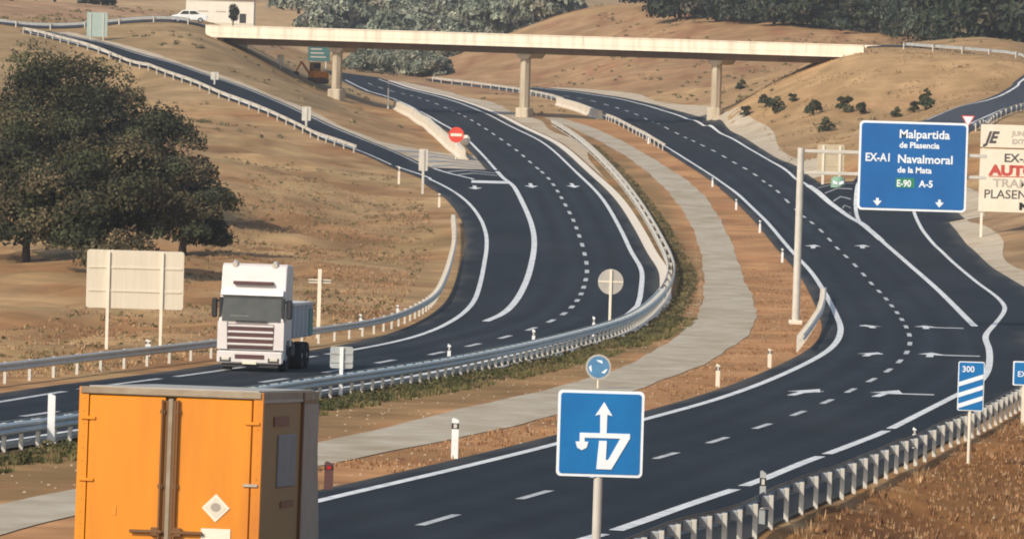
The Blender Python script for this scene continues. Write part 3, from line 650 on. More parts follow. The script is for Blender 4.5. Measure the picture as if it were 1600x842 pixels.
# cream billboard
p = G(1527,372); s_ = S(p.y); k = 1/s_
bb = thing('billboard', 'cream construction billboard with black and red lettering right of the blue overhead sign', 'billboard', p)
W_, = (7.4,); zb = 42*k
m = MB(); 
for x in (0.25, W_/2, W_-.3):
    m = MB(); m.box((x, .1, (zb+136*k)/2-.2),(.18,.18,zb+136*k+.2)); m.build('post', 'cream', bb)
zl, zm, zt = zb, zb+98*k, zb+136*k
mp = plate(W_, zm-zl, .08, .04, zl, -.05, W_/2).build('panel', 'cream', bb)
hp = plate(W_, zt-zm-.12, .08, .04, zm+.12, -.05, W_/2).build('header_panel', 'cream', bb)
def btext(s, x, z, size, material, par, sx=1.0, shear=0, bold=.02): return add_text(s, size, material, par, x, z, -.095, bold=bold, sx=sx, shear=shear)
hgt = zm-zl
btext('JE', .35, zm+.45, 1.15, 'darktext', hp, .9, .35, .05); btext('JUNTA DE', 2.3, zm+1.0, .5, 'greytext', hp); btext('EXTREMADURA', 2.3, zm+.4, .5, 'greytext', hp)
btext('EX-A1', 1.75, zl+hgt*.80, .85, 'darktext', mp, 1.1); btext('AUTOVÍA', .75, zl+hgt*.59, .98, 'redtext', mp, 1.25, 0, .06)
m = MB(); rect(m, .7, zl+hgt*.555, 6.6, zl+hgt*.57, -.095); m.build('red_rule', 'redtext', mp)
btext('TRAMO:', 1.0, zl+hgt*.395, .85, 'greytext', mp, 1.2); btext('PLASENCIA', .35, zl+hgt*.215, .90, 'darktext', mp, 1.05, 0, .01)
btext('N', 3.0, zl+hgt*.05, .65, 'black', mp, 1.3, 0, .06)
# arrow sign
D = 97.0; c = Vector(at(942,610,D)); gx, gy = c.x-.02, c.y; gz = Z(gx, gy); s_ = S(D)
sg = thing('road_sign', 'large square blue sign with white arrow and loop turn on a pale post in front', 'road sign', (gx, gy, gz), math.radians(1.0))
top = c.z-gz; w = 1.31; zb = top-w
m = MB(); m.cyl((-.01,.06,-.3),(-.01,.06,top-.1),.068,.068,14); m.build('post', 'steel_pale', sg)
pn = plate(w, w, .035, .07, zb, 0).build('panel', 'signwhite', sg); plate(w-.085, w-.085, .012, .045, zb+.0425, -.020).build('blue_face', 'blue2', pn)
m = MB(); _n = [0]
def P2(pts): _n[0] += 1; m.prism([((u-.5)*w, zb+(1-v)*w) for u, v in pts], -.034-.0015*_n[0], -.026)
P2([(.535,.13),(.635,.29),(.575,.275),(.572,.51),(.498,.51),(.493,.275),(.435,.29)])
P2([(.262,.492),(.845,.492),(.845,.548),(.32,.548),(.32,.60),(.262,.60)])
P2([(.215,.595),(.365,.595),(.345,.665),(.29,.695),(.235,.665)])
P2([(.735,.545),(.845,.545),(.64,.91),(.465,.91),(.488,.58),(.578,.58),(.572,.80),(.60,.80)])
m.build('arrow_symbol', 'signwhite', pn)
m = MB()
for z in (zb+.3, top-.3): m.box((0,.05,z),(.5,.03,.06))
m.build('bracket', 'steel', pn)
# round blue sign behind it, across the road
p = G(934,607); s_ = S(p.y); k = 1/s_
rs = thing('road_sign', 'small round blue sign peeping over the top of the square arrow sign', 'road sign', p)
m = MB(); m.cyl((0,.03,-.3),(0,.03,.90),.035,.035,10); m.build('post', 'cream', rs)
m = MB(); m.cyl((0,.015,34*k),(0,-.015,34*k),20*k,20*k,28); dsk = m.build('disc', 'greydisc', rs)
m = MB(); m.cyl((0,-.016,34*k),(0,-.024,34*k),17*k,17*k,28); m.build('blue_face', 'paleblue', dsk)
m = MB()
for q in range(3):
    a = math.radians(90+120*q); m.prism([(.09*math.cos(a)+r_*math.cos(a+b__), 34*k+.09*math.sin(a)*0+r_*math.sin(a+b__)*1.0) for r_, b__ in ((.20,-.9),(.27,-.45),(.27,.3),(.20,.1))], -.032, -.026)
m.build('circle_arrows', 'signwhite', dsk)
# backs of signs
def back_sign(label, px, py, w, hh, zb, posts, shape='rect', material='signback', pm='cream', cross=True, name='road_sign', rz=0, pr_=.05, ptop=None):
    p = G(px, py); t = thing(name, label, 'road sign', p, rz)
    for x in posts:
        x_w = p.x+x*math.cos(rz); pt = ptop or zb+hh*.97; m = MB(); m.box((x,-.045,pt/2-.2),(pr_*2,.08,pt+.4)); m.build('post', pm, t)
    if shape == 'rect': pn = plate(w, hh, .03, min(.12,w*.1), zb, .02).build('panel', material, t)
    else: m = MB(); m.cyl((0,.03,zb+hh/2),(0,.0,zb+hh/2),w/2,w/2,28); pn = m.build('panel', material, t)
    if cross:
        m = MB()
        for f in ((.3,.7) if shape == 'rect' else (.5,)): m.box((0,-.01,zb+hh*f),(w*.96,.035,.07))
        m.build('cross_rail', material if shape == 'rect' else pm, pn)
    return t
p = G(208,550); k = p.y/F_PX
back_sign('large cream back of a two-post sign below the dark tree', 208, 550, 152*k, 91*k, 68*k, (-42*k, 42*k), pr_=.06)
p = G(952,514); k = p.y/F_PX
back_sign('round sign seen from behind on a pale post beside the curving guardrail', 952, 514, 40*k, 40*k, 54*k, (0,), 'round', pr_=.06, material='greydisc')
p = G(497,528); k = p.y/F_PX
back_sign('thin pale pole with a narrow crossbar right of the white truck', 497, 528, 38*k, 6*k, 86*k, (0,), material='signback', cross=False, pr_=.08, ptop=108*k)
p = G(532,620); k = p.y/F_PX
back_sign('small grey rectangular sign seen from behind over the guardrail right of the white truck', 532, 620, 36*k, 34*k, 45*k, (0,), material='steel', pm='white', pr_=.06)
p = G(660,303); k = p.y/F_PX
back_sign('tall narrow grey-green sign back beside the slip road merge', 660, 303, 14*k, 34*k, 36*k, (0,), material='steel_pale', pm='steel_pale', cross=False, pr_=.1)
p = G(478,203); k = p.y/F_PX
back_sign('narrow pale sign standing at the slip road edge below the left pier', 478, 203, 14*k, 22*k, 14*k, (0,), material='steel_pale', pm='steel_pale', cross=False, pr_=.1)
p = G(335,133); k = p.y/F_PX
back_sign('small pale sign at the slip road edge just under the left end of the bridge', 335, 133, 12*k, 12*k, 8*k, (0,), material='steel_pale', pm='steel_pale', cross=False, pr_=.08)
p = G(1297,288); k = p.y/F_PX
back_sign('tan back of a two-post sign between the gantry arms', 1297, 288, 42*k, 48*k, 14*k, (-12*k, 14*k), material='tanpanel', pm='cream', pr_=.10)
p = Vector(at(151,64,716)); p.z = Z(p.x,p.y); k = p.y/F_PX
back_sign('pale green information sign at the far left end of the slip road', 151, 64, 32*k, 38*k, 6*k, (-10*k,10*k), material='pale_green', pm='steel_pale', cross=False)
p = G(438,108); k = p.y/F_PX
back_sign('tiny white sign on the bank under the left end of the bridge', 438, 108, 10*k, 13*k, 9*k, (0,), material='white', cross=False)
# countdown sign
p = G(1513,724); k = p.y/F_PX
cs = thing('road_sign', 'upright blue countdown sign with three white diagonal bars over the right guardrail', 'road sign', p)
m = MB(); m.cyl((0,.04,-.3),(0,.04,150*k),.045,.045,10); m.build('post', 'cream', cs)
w, hh, zb = 41*k, 77*k, 83*k
pn = plate(w, hh, .03, .05, zb).build('panel', 'signwhite', cs); plate(w-.05, hh-.05, .012, .03, zb+.025, -.018).build('blue_face', 'blue2', pn)
m = MB()
for q, z in enumerate((.16,.38,.60)):
    z0 = zb+hh*(z-.11); m.prism([(-w*.46,z0),(w*.46,z0+hh*.17),(w*.46,z0+hh*.26),(-w*.46,z0+hh*.09)], -.032, -.026)
m.build('diagonal_bar', 'signwhite', pn); add_text('300', hh*.17, 'signwhite', pn, -w*.36, zb+hh*.79, -.030, sx=1.0, bold=.004)
# blue sign at the right border
p = G(1603,664); k = p.y/F_PX
es = thing('road_sign', 'blue rectangular sign cut by the right border on a thick cream post', 'road sign', p)
m = MB(); m.box((0,.06,32*k),(16*k,.12,64*k)); m.build('post', 'cream', es)
pn = plate(58*k, 38*k, .03, .04, 62*k, 0, 6*k).build('panel', 'signwhite', es); plate(54*k, 34*k, .012, .03, 64*k, -.018, 6*k).build('blue_face', 'blue2', pn)
add_text('EX-A1', 12*k, 'signwhite', pn, -16*k, 76*k, -.03, bold=.004)
# no-entry sign, yield sign
p = bq[-1]+Vector(bt.location); p = Vector((p.x-.3, p.y-2.0, 0)); p.z = Z(p.x,p.y); k = p.y/F_PX
ne = thing('road_sign', 'red no entry sign with a pale bar standing on the concrete gore barrier', 'road sign', p)
zc = Vector(at(713,211,p.y)).z-p.z; p2 = Vector(at(713,211,p.y)); ne.location.x = p2.x; ne.location.z = Z(p2.x,p.y); zc = p2.z-ne.location.z
m = MB(); m.box((0,.06,zc/2-.2),(.1,.08,zc+.4)); m.build('post', 'cream', ne)
m = MB(); m.cyl((0,.02,zc),(0,-.02,zc),.72,.72,28); dk = m.build('disc', 'red', ne)
m = MB(); m.box((0,-.027,zc),(1.05,.012,.26)); m.build('bar', 'cream', dk)
p = G(1512,206); k = p.y/F_PX
ys = thing('road_sign', 'white and red yield triangle above the top right corner of the blue overhead sign', 'road sign', p)
zt = 25*k; m = MB(); m.box((0,.04,zt/2-.3),(.09,.07,zt+.4)); m.build('post', 'cream', ys)
m = MB(); m.prism([(-.62,zt),(0,zt-1.08),(.62,zt)], -.02, .02); tr = m.build('triangle', 'red', ys); m = MB(); m.prism([(-.48,zt-.08),(0,zt-.92),(.48,zt-.08)], -.032, -.022); m.build('white_face', 'signwhite', tr)
# far green sign and far lorry
p = Vector(at(497,134,905)); p.z = Z(p.x,p.y); k = p.y/F_PX
fs_ = thing('road_sign', 'far green road sign behind the bridge left of the left pier', 'road sign', p)
zb = Vector(at(497,96,905)).z-p.z
for x in (-1.0, 1.0): m = MB(); m.box((x,.08,(zb+2.2)/2-.4),(.16,.14,zb+2.2+.8)); m.build('post', 'steel_pale', fs_)
plate(3.1, 2.35, .06, .12, zb).build('panel', 'fargreen', fs_)
m = MB(); [rect(m, -1.2, zb+.5+q*.55, 1.0-q*.3, zb+.68+q*.55, -.035) for q in range(3)]; m.build('lettering_row', 'greytext', fs_)
# green gore marker
p = G(1309,293); am = thing('gore_marker', 'low green and white gore marker under the lower gantry arm', 'road marker', p); k = p.y/F_PX
m = MB(); m.cyl((0,0,0),(0,0,.75),.62,.58,18); m.cyl((0,0,.75),(0,0,.92),.58,.30,18); bd = m.build('body', 'apex', am, smooth=False)
m = MB()
for sx in (-1,1): m.prism([(sx*.06,.2),(sx*.46,.36),(sx*.46,.62),(sx*.06,.46)], -.66, -.60)
m.build('white_chevron', 'signwhite', am)
# ------------------------------------------------------------------ delineators and posts
def delineator(px, py, hp, label, white='white', name='marker_post', red=False, plate_=False, w=.14, plain=False):
    p = G(px, py); k = p.y/F_PX; H = hp*k; t = thing(name, label, 'marker post', p)
    m = MB(); m.prism([(-w/2,-.2),(w/2,-.2),(w/2,H-.06),(-w*.2,H),(-w/2,H-.02)], -.05, .05); m.build('post', 'grille' if red else white, t)
    if plain: return t
    m = MB(); m.box((0,0,H*.80),(w+.012,.112,H*.14)); bnd = m.build('band', 'black', t)
    m = MB(); m.box((0,-.061,H*.80),(w*.5,.012,H*.10)); m.build('reflector', 'steel_pale' if not red else 'redlens', bnd)
    if plate_: m = MB(); m.box((.06,-.07,H*.42),(.30,.03,.26), bev=.01); m.build('plate', 'white', t)
    return t
delineator(710,716,64,'tall white marker post with black band nearest the foreground on the median', w=.18)
delineator(1121,605,37,'cream marker post on the orange median strip above the arrow sign', 'cream', w=.15)
delineator(1202,574,30,'cream marker post farther along the median near the gantry guardrail', 'cream', w=.15)
delineator(513,768,48,'dark red marker post just right of the orange truck', red=True, w=.2)
delineator(701,575,38,'white marker post on the curving guardrail left of the grey shrubs', w=.13)
delineator(833,550,36,'white marker post on the curving guardrail midway to the round sign', w=.13)
delineator(927,528,34,'white marker post close to the left of the round sign', w=.12)
delineator(79,700,86,'thick plain white marker post above the guardrail at far left', w=.19, plain=True)
delineator(563,514,24,'white marker post behind the outer guardrail where it bends', w=.13)
delineator(621,496,20,'white marker post behind the outer guardrail near the curve end', w=.13)
delineator(231,556,26,'white marker post between the legs of the cream sign back and the white truck', w=.2)
delineator(1013,225,14,'distant white marker post at the near end of the cream barrier', w=.16)
delineator(1113,292,14,'white marker post at the edge of the outer carriageway below the right pier', w=.16)
delineator(1150,328,17,'second white marker post down the orange verge from the right pier', w=.16)
delineator(1187,364,20,'third white marker post down the orange verge towards the gantry', w=.15)
delineator(1222,410,22,'white marker post on the orange verge closest to the gantry post', w=.15)
delineator(623,288,28,'pale marker post on the field side of the slip road bend', 'cream', w=.18)
delineator(686,324,22,'pale marker post at the top end of the curved outer guardrail', 'cream', w=.18)
delineator(1190,822,88,'dark topped marker post with white plate on the foreground guardrail', 'steel', plate_=True, w=.13)
delineator(1428,703,36,'small white marker post on the foreground guardrail nearer the countdown sign', w=.10)
delineator(606,170,44,'slim white marker post at the far end of the concrete gore barrier', w=.16)
# ------------------------------------------------------------------ vehicles
def wheel(parent, x, y, r, w, name='wheel'):
    m = MB(); prof = [(-w/2, r*.62),(-w/2,r*.93),(-w*.38,r),(w*.38,r),(w/2,r*.93),(w/2,r*.62)]; n = 24; V = []
    for k in range(n):
        a = 2*math.pi*k/n; V += [(x+u, y+v*math.cos(a), r+v*math.sin(a)) for u, v in prof]
    m.quadset(V, [(k*6+j, k*6+(j+1)%6, ((k+1)%n)*6+(j+1)%6, ((k+1)%n)*6+j) for k in range(n) for j in range(6)]); o = m.build(name, 'tyre', parent, smooth=True)
    m = MB(); sx = 1 if x > 0 else -1; m.cyl((x-w*.3,y,r),(x+w*.3,y,r),r*.64,r*.64,20); m.cyl((x+sx*w*.3,y,r),(x+sx*w*.46,y,r),r*.25,r*.2,12); m.build('rim', 'rim', o)
    return o
# orange box truck, seen from behind
D = 86.0; c = Vector(at(259,842,D)); hd = math.radians(6.1); ox, oy = c.x, D; oz = Z(ox, oy)+ROAD_OFF
zt = Vector(at(262,609,D)).z-oz
print('orange truck height %.2f'%zt, 'road right line', float(rr(D)), 'x', ox)
ot = thing('box_truck', 'bright orange box truck seen from behind in the foreground', 'truck', (ox, oy, oz), -hd)
LB, WB, ZB = 5.6, 2.44, 1.08
ot.rotation_euler = (-math.atan(0.059), 0, -hd)
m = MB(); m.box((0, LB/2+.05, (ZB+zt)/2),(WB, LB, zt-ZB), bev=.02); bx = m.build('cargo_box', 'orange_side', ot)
for sx in (-1,1): m = MB(); m.box((sx*(WB/2-.03), .0, (ZB+zt)/2),(.13,.12,zt-ZB)); m.build('corner_post', 'orange', bx)
m = MB(); m.box((0,-.005,zt-.045),(WB+.03,.16,.10), bev=.015); m.build('top_rail', 'trim', bx)
m = MB(); m.box((WB/2+.006, LB/2, zt-.06),(.03,LB,.12)); m.box((-WB/2-.006, LB/2, zt-.06),(.03,LB,.12)); m.build('roof_edge', 'trim', bx)
m = MB(); m.box((0, LB/2+.1, zt+.008),(WB-.12,LB-.1,.02)); m.build('roof', 'roofgrey', bx)
m = MB(); m.box((0,0,ZB+.03),(WB+.02,.14,.16)); m.build('sill', 'roofgrey', bx)
dw = (WB-.30)/2
for sx in (-1,1):
    m = MB(); m.box((sx*(dw/2+.055), -.035, (ZB+.12+zt-.11)/2),(dw-.03,.05,zt-.11-ZB-.12), bev=.012); dr = m.build('rear_door', 'orange', ot)
    for zz in (ZB+.35, (ZB+zt)/2, zt-.42): m = MB(); m.box((sx*(WB/2-.10), -.072, zz),(.20,.025,.045), bev=.008); m.build('hinge', 'orange' if sx < 0 or zz > zt-.5 else 'rod', dr)
    m = MB(); m.box((sx*(.055+.0), -.045, (ZB+zt)/2),(.035,.045,zt-ZB-.3)); m.build('door_seal', 'darkseal', dr)
    m = MB(); m.cyl((sx*.105, -.10, ZB+.1),(sx*.105,-.10,zt-.14),.018,.018,10); 
    for zz in (ZB+.25, ZB+1.2, zt-.3): m.box((sx*.105,-.075,zz),(.07,.05,.05))
    rdo = m.build('lock_rod', 'darkseal' if sx < 0 else 'darkseal', dr)
    m = MB(); zz = Vector(at(259,831,D)).z-oz; m.box((sx*.28,-.115,zz),(.44,.03,.045), bev=.008); m.box((sx*.16,-.10,zz),(.10,.05,.12), bev=.01); m.build('door_handle', 'darkseal', rdo)
m = MB(); m.box((0,-.05,(ZB+zt)/2),(.07,.045,zt-ZB-.25), bev=.012); m.build('center_strip', 'trim', ot)
for sx in (-1,1):
    m = MB()
    for q in range(14): m.cyl((sx*(WB/2-.03),-.06,ZB+.15+q*(zt-ZB-.3)/13),(sx*(WB/2-.03),-.068,ZB+.15+q*(zt-ZB-.3)/13),.012,.012,8)
    m.build('rivet_row', 'orange', bx)
q = Vector(at(337,793,D)); xx, zz = q.x-ox, q.z-oz; hs = .19
m = MB(); m.prism([(xx-hs,zz),(xx,zz-hs),(xx+hs,zz),(xx,zz+hs)], -.072, -.062); pl_ = m.build('hazard_placard', 'cream', ot)
m = MB(); hs2 = .145; m.prism([(xx-hs2,zz),(xx,zz-hs2),(xx+hs2,zz),(xx,zz+hs2)], -.076, -.073); m.build('placard_face', 'signback', pl_)
m = MB(); m.prism([(xx+.07*math.cos(a), zz+.01+.06*math.sin(a)) for a in [k*math.pi/5 for k in range(10)]], -.080, -.077); m.build('placard_symbol', 'greyside', pl_)
q = Vector(at(337,838,D)); xx, zz = q.x-ox, q.z-oz
m = MB(); m.box((xx,-.066,zz),(.40,.012,.22)); m.build('notice_plate', 'cream', ot)
q = Vector(at(176,798,D)); m = MB(); m.box((q.x-ox,-.064,q.z-oz),(.06,.01,.13)); m.build('sticker', 'amber', ot)
# side details
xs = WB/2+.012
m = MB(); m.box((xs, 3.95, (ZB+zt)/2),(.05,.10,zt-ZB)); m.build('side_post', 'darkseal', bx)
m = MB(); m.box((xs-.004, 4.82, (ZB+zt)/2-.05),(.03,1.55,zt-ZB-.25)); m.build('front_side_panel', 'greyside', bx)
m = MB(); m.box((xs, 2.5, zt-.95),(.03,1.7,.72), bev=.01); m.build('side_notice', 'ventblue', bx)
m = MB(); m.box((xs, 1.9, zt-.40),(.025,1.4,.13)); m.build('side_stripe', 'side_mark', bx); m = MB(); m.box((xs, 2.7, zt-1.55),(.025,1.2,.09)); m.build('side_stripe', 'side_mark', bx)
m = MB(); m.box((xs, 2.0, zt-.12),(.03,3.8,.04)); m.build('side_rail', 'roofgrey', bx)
# chassis, cab, lights
m = MB(); [m.box((sx*.42, 3.7, .82),(.1,7.2,.26)) for sx in (-1,1)]; m.box((0,.1,.55),(2.3,.12,.16)); m.build('chassis', 'chassis', ot)
for sx in (-1,1):
    m = MB(); m.box((sx*.95,.0,.80),(.38,.07,.14), bev=.01); m.build('tail_lamp', 'redlens', ot)
    m = MB(); m.box((sx*.95,1.15,.42),(.5,.02,.5)); m.build('mudflap', 'black', ot)
    wheel(ot, sx*.98, 1.8, .48, .55); wheel(ot, sx*.94, 6.6, .48, .3)
m = MB(); m.box((0,.02,.85),(.52,.02,.12)); m.build('number_plate', 'plate', ot)
m = MB(); m.prism([(5.95,.6),(7.75,.6),(7.8,1.5),(7.4,zt-.95),(7.15,zt-.55),(6.0,zt-.45),(5.95,zt-.6)], -1.0, 1.0, 'x'); cb = m.build('cab', 'greyside', ot)
m = MB(); m.prism([(7.77,1.62),(7.81,1.62),(7.45,zt-1.02),(7.39,zt-1.02)], -.95, .95, 'x'); m.build('windscreen', 'glass', cb)
# white truck facing the camera
p = G(390,580, ROAD_OFF); k = p.y/F_PX; hd = math.radians(6.0)
wt = thing('tipper_truck', 'white cab truck facing the camera with low blue-grey cargo body', 'truck', p, -hd)
wt.rotation_euler = (-math.atan(0.033), 0, -hd); HT = 168*k; print('white truck D %.1f height %.2f'%(p.y, HT), p)
def zz_(py): return (580-py)*k
m = MB(); cabp = [(.10,.42),(.02,.95),(.0,zz_(500)),(.22,zz_(462)),(.34,zz_(455)),(.55,zz_(416)),(.75,HT),(2.15,HT-.05),(2.2,HT-.4),(2.2,.9),(1.9,.9),(1.75,1.12),(.95,1.12),(.80,.9),(.72,.42)]
m.prism(cabp, -1.22, 1.22, 'x'); cb = m.build('cab', 'cab', wt)
bpy_b = cb.modifiers.new('bevel', 'BEVEL'); bpy_b.width = .05; bpy_b.segments = 2; bpy_b.limit_method = 'ANGLE'
m = MB(); m.prism([(-.035,zz_(502)),(.03,zz_(502)),(.235,zz_(464)),(.150,zz_(464))], -1.10, 1.10, 'x'); m.build('windscreen', 'glass', cb)
m = MB(); m.prism([(.10,zz_(463)),(-.04,zz_(461)),(.02,zz_(453)),(.36,zz_(453))], -1.16, 1.16, 'x'); m.build('sun_visor', 'white', cb)
m = MB(); m.box((0,.36,zz_(442)),(1.5,.35,.12), bev=.02); m.build('visor_gap', 'grille', cb)
m = MB(); m.box((0,.575,zz_(428)),(1.35,.10,.17)); m.build('roof_lettering_band', 'redtext', cb)
m = MB(); m.box((0,-.0,zz_(525)),(1.72,.10,zz_(507)-zz_(545)), bev=.02); gr = m.build('grille', 'grille', cb)
for q in range(4): m = MB(); m.box((0,-.065,zz_(509+q*9.6)),(1.72,.05,.085), bev=.02); m.build('slat', 'cab', gr)
for sx in (-1,1):
    m = MB(); m.prism([(sx*.86,zz_(546)),(sx*1.24,zz_(546)),(sx*1.24,zz_(503)),(sx*.90,zz_(503))], -.07, .10); m.build('corner_panel', 'cab', cb)
    m = MB(); m.box((sx*.90,-.16,zz_(561)),(.30,.06,.12), bev=.02); m.build('headlight', 'lamp', wt)
    m = MB(); m.box((sx*1.17,-.03,zz_(556)),(.09,.12,.12), bev=.02); m.build('indicator', 'amber', wt)
    m = MB(); m.box((sx*1.40,.10,zz_(482)),(.20,.14,.72), bev=.04); m.cyl((sx*1.2,.3,zz_(470)),(sx*1.36,.18,zz_(472)),.03,.03,8); m.build('mirror', 'black', cb)
    m = MB(); m.prism([(.42,zz_(502)),(1.25,zz_(502)),(1.25,zz_(468)),(.62,zz_(468))], sx*1.212, sx*1.232, 'x'); m.build('side_window', 'glass', cb)
    m = MB(); m.cyl((sx*.75,.5,HT-.05),(sx*.75,.75,HT+.02),.10,.10,12); m.build('roof_lamp', 'lamp', cb)
m = MB(); m.box((0,-.03,zz_(558)),(2.46,.26,.46), bev=.05); bp_ = m.build('bumper', 'cab', wt); m = MB(); m.box((0,.06,.27),(2.1,.2,.22)); m.build('lower_skirt', 'chassis', bp_)
m = MB(); m.box((0,-.165,zz_(557)),(1.1,.02,.16)); m.build('air_intake', 'grille', bp_)
for sx in (-1,1): m = MB(); m.box((sx*.90,-.163,zz_(562)),(.42,.02,.16), bev=.01); m.build('lamp_recess', 'chassis', bp_)
m = MB(); m.box((0,-.01,zz_(548)),(2.2,.08,.05)); m.build('bumper_gap', 'black', cb)
for sx in (-1,1): m = MB(); m.box((sx*1.17,.13,zz_(483)),(.10,.22,.85)); m.build('door_pillar', 'black', cb)
m = MB(); m.box((-.45,.02,zz_(494)),(.7,.03,.03), rz=0); m.build('dashboard_line', 'roofgrey', cb)
m = MB(); m.box((0,-.172,zz_(566)),(.52,.02,.12)); m.build('number_plate', 'plate', bp_)
m = MB(); m.box((0,-.07,zz_(503)+.03),(1.2,.03,.05)); m.build('wiper', 'black', cb)
m = MB(); [m.box((sx*.42, 4.3, .85),(.1,7.2,.26)) for sx in (-1,1)]; m.box((.9,3.2,.75),(.5,1.0,.5), bev=.06); m.box((-.9,3.2,.75),(.5,1.0,.5), bev=.06); m.build('chassis', 'chassis', wt)
m = MB(); m.box((0,5.05,1.82),(2.45,5.3,1.25), bev=.03); cg = m.build('cargo_body', 'cargo', wt)
m = MB(); m.box((0,5.05,2.47),(2.52,5.4,.09)); [m.box((1.235,2.7+q*1.15,1.82),(.05,.09,1.25)) for q in range(5)]; [m.box((-1.235,2.7+q*1.15,1.82),(.05,.09,1.25)) for q in range(5)]; m.build('body_rib', 'cab', cg)
m = MB(); m.box((1.245,7.2,1.75),(.03,.95,1.0)); m.box((0,7.74,1.8),(2.4,.06,1.2)); m.build('tailboard', 'teal', cg)
for sx in (-1,1):
    wheel(wt, sx*1.03, 1.35, .50, .32); wheel(wt, sx*.97, 5.2, .50, .56); wheel(wt, sx*.97, 6.55, .50, .56)
# small white car on the crossing road
def car(label, x, y, z, rz, paint='white'):
    t = thing('parked_car', label, 'car', (x,y,z), rz)
    m = MB(); m.prism([(-2.1,.35),(-2.12,.75),(-1.35,.92),(-.75,1.42),(.75,1.45),(1.45,.98),(2.05,.92),(2.12,.4),(2.0,.3),(-2.0,.3)], -.82, .82); bd = m.build('body', paint, t)
    bv = bd.modifiers.new('bevel','BEVEL'); bv.width = .07; bv.segments = 2; bv.limit_method = 'ANGLE'
    for sy in (-1,1):
        m = MB(); m.prism([(-1.12,.97),(-.70,1.34),(-.05,1.36),(-.05,.97)], sy*.815, sy*.835); m.prism([(.05,.97),(.05,1.36),(.70,1.37),(1.18,1.0)], sy*.815, sy*.835); m.build('side_window', 'glass', bd)
        for xx in (-1.3,1.3):
            m = MB(); m.cyl((xx,sy*.66,.31),(xx,sy*.84,.31),.31,.31,18); w_ = m.build('wheel', 'tyre', t); m = MB(); m.cyl((xx,sy*.84,.31),(xx,sy*.855,.31),.19,.19,14); m.build('rim', 'rim', w_)
        m = MB(); m.box((2.08,sy*.6,.72),(.08,.3,.14), bev=.02); m.build('headlight', 'lamp', t)
        m = MB(); m.box((-2.09,sy*.6,.74),(.06,.26,.14), bev=.02); m.build('tail_lamp', 'redlens', t)
    return t
q = Vector(at(294,50,741)); car('small white car on the crossing road left of the bridge', q.x, 742.5, Z(q.x,742.5)+.1, 0.05)
# small orange machine on the bank under the bridge
q = G(496,131); t = thing('excavator', 'small orange and dark construction machine on the bank beside the left bridge pier', 'excavator', q, .5)
for sy in (-.65,.65): m = MB(); m.box((0,sy,.32),(2.3,.4,.62), bev=.2); m.build('track', 'grille', t)
m = MB(); m.box((.1,0,1.05),(2.0,1.6,.8), bev=.12); bd = m.build('body', 'orange', t)
m = MB(); m.box((-.45,-.2,1.95),(1.0,1.1,1.05), bev=.08); cb = m.build('cab', 'orange_side', t)
m = MB(); m.box((-.45,-.76,2.05),(.8,.04,.6)); m.build('window', 'black', cb)
m = MB(); m.cyl((-.9,.45,1.2),(-1.9,.45,2.5),.15,.13,8); m.cyl((-1.9,.45,2.5),(-2.6,.45,1.3),.13,.10,8); ar = m.build('arm', 'orange', t)
m = MB(); m.prism([(-2.75,1.35),(-2.4,1.35),(-2.3,.8),(-2.9,.75)], .1, .8); m.build('bucket', 'chassis', ar)
# white building
q = Vector(at(343,37,1000)); t = thing('white_building', 'low whitewashed building beyond the left end of the bridge', 'building', (q.x, q.y, Z(q.x,q.y)-.3), 0.0)
w = 10.6; m = MB(); m.box((0,3.0,2.2),(w,6,4.4)); wl = m.build('wall', 'wallwhite', t)
m = MB(); m.prism([(-.4,4.35),(-.4,4.5),(3,5.6),(6.4,4.5),(6.4,4.35)], -w/2-.3, w/2+.3, 'x'); m.build('roof', 'rooftile', t)
m = MB(); m.box((3.6,-.02,1.1),(1.0,.06,2.1)); m.build('door', 'door', t)
for x in (-2.6,0.2): m = MB(); m.box((x,-.02,2.4),(1.6,.06,.16)); m.build('window', 'greytext', t)
m = MB(); m.box((0,-.03,.35),(w+.06,.08,.7)); m.build('plinth', 'signback', wl)
# ------------------------------------------------------------------ trees and plants
def leaves_mesh(name, centers, normals, cols, size, seed, aspect=.6):
    r = np.random.default_rng(seed); n = len(centers)
    a = r.standard_normal((n,3))*.8+normals*1.3; a /= np.linalg.norm(a,axis=1)[:,None]
    t = np.cross(a, r.standard_normal((n,3))); t /= np.linalg.norm(t,axis=1)[:,None]+1e-9; b = np.cross(a, t)
    s = size*r.uniform(.6,1.35,(n,1)); V = np.stack([centers-t*s, centers-b*s*aspect+a*s*.2, centers+t*s, centers+b*s*aspect+a*s*.2],1).reshape(-1,3)
    me = bpy.data.meshes.new(name); Fc = np.arange(4*n).reshape(-1,4); me.from_pydata(V.tolist(), [], Fc.tolist())
    ca = me.color_attributes.new('leaf','FLOAT_COLOR','POINT'); C4 = np.hstack([np.repeat(cols,4,0), np.ones((4*n,1))]); ca.data.foreach_set('color', C4.astype(np.float32).ravel())
    me.materials.append(MT['leaf']); return me
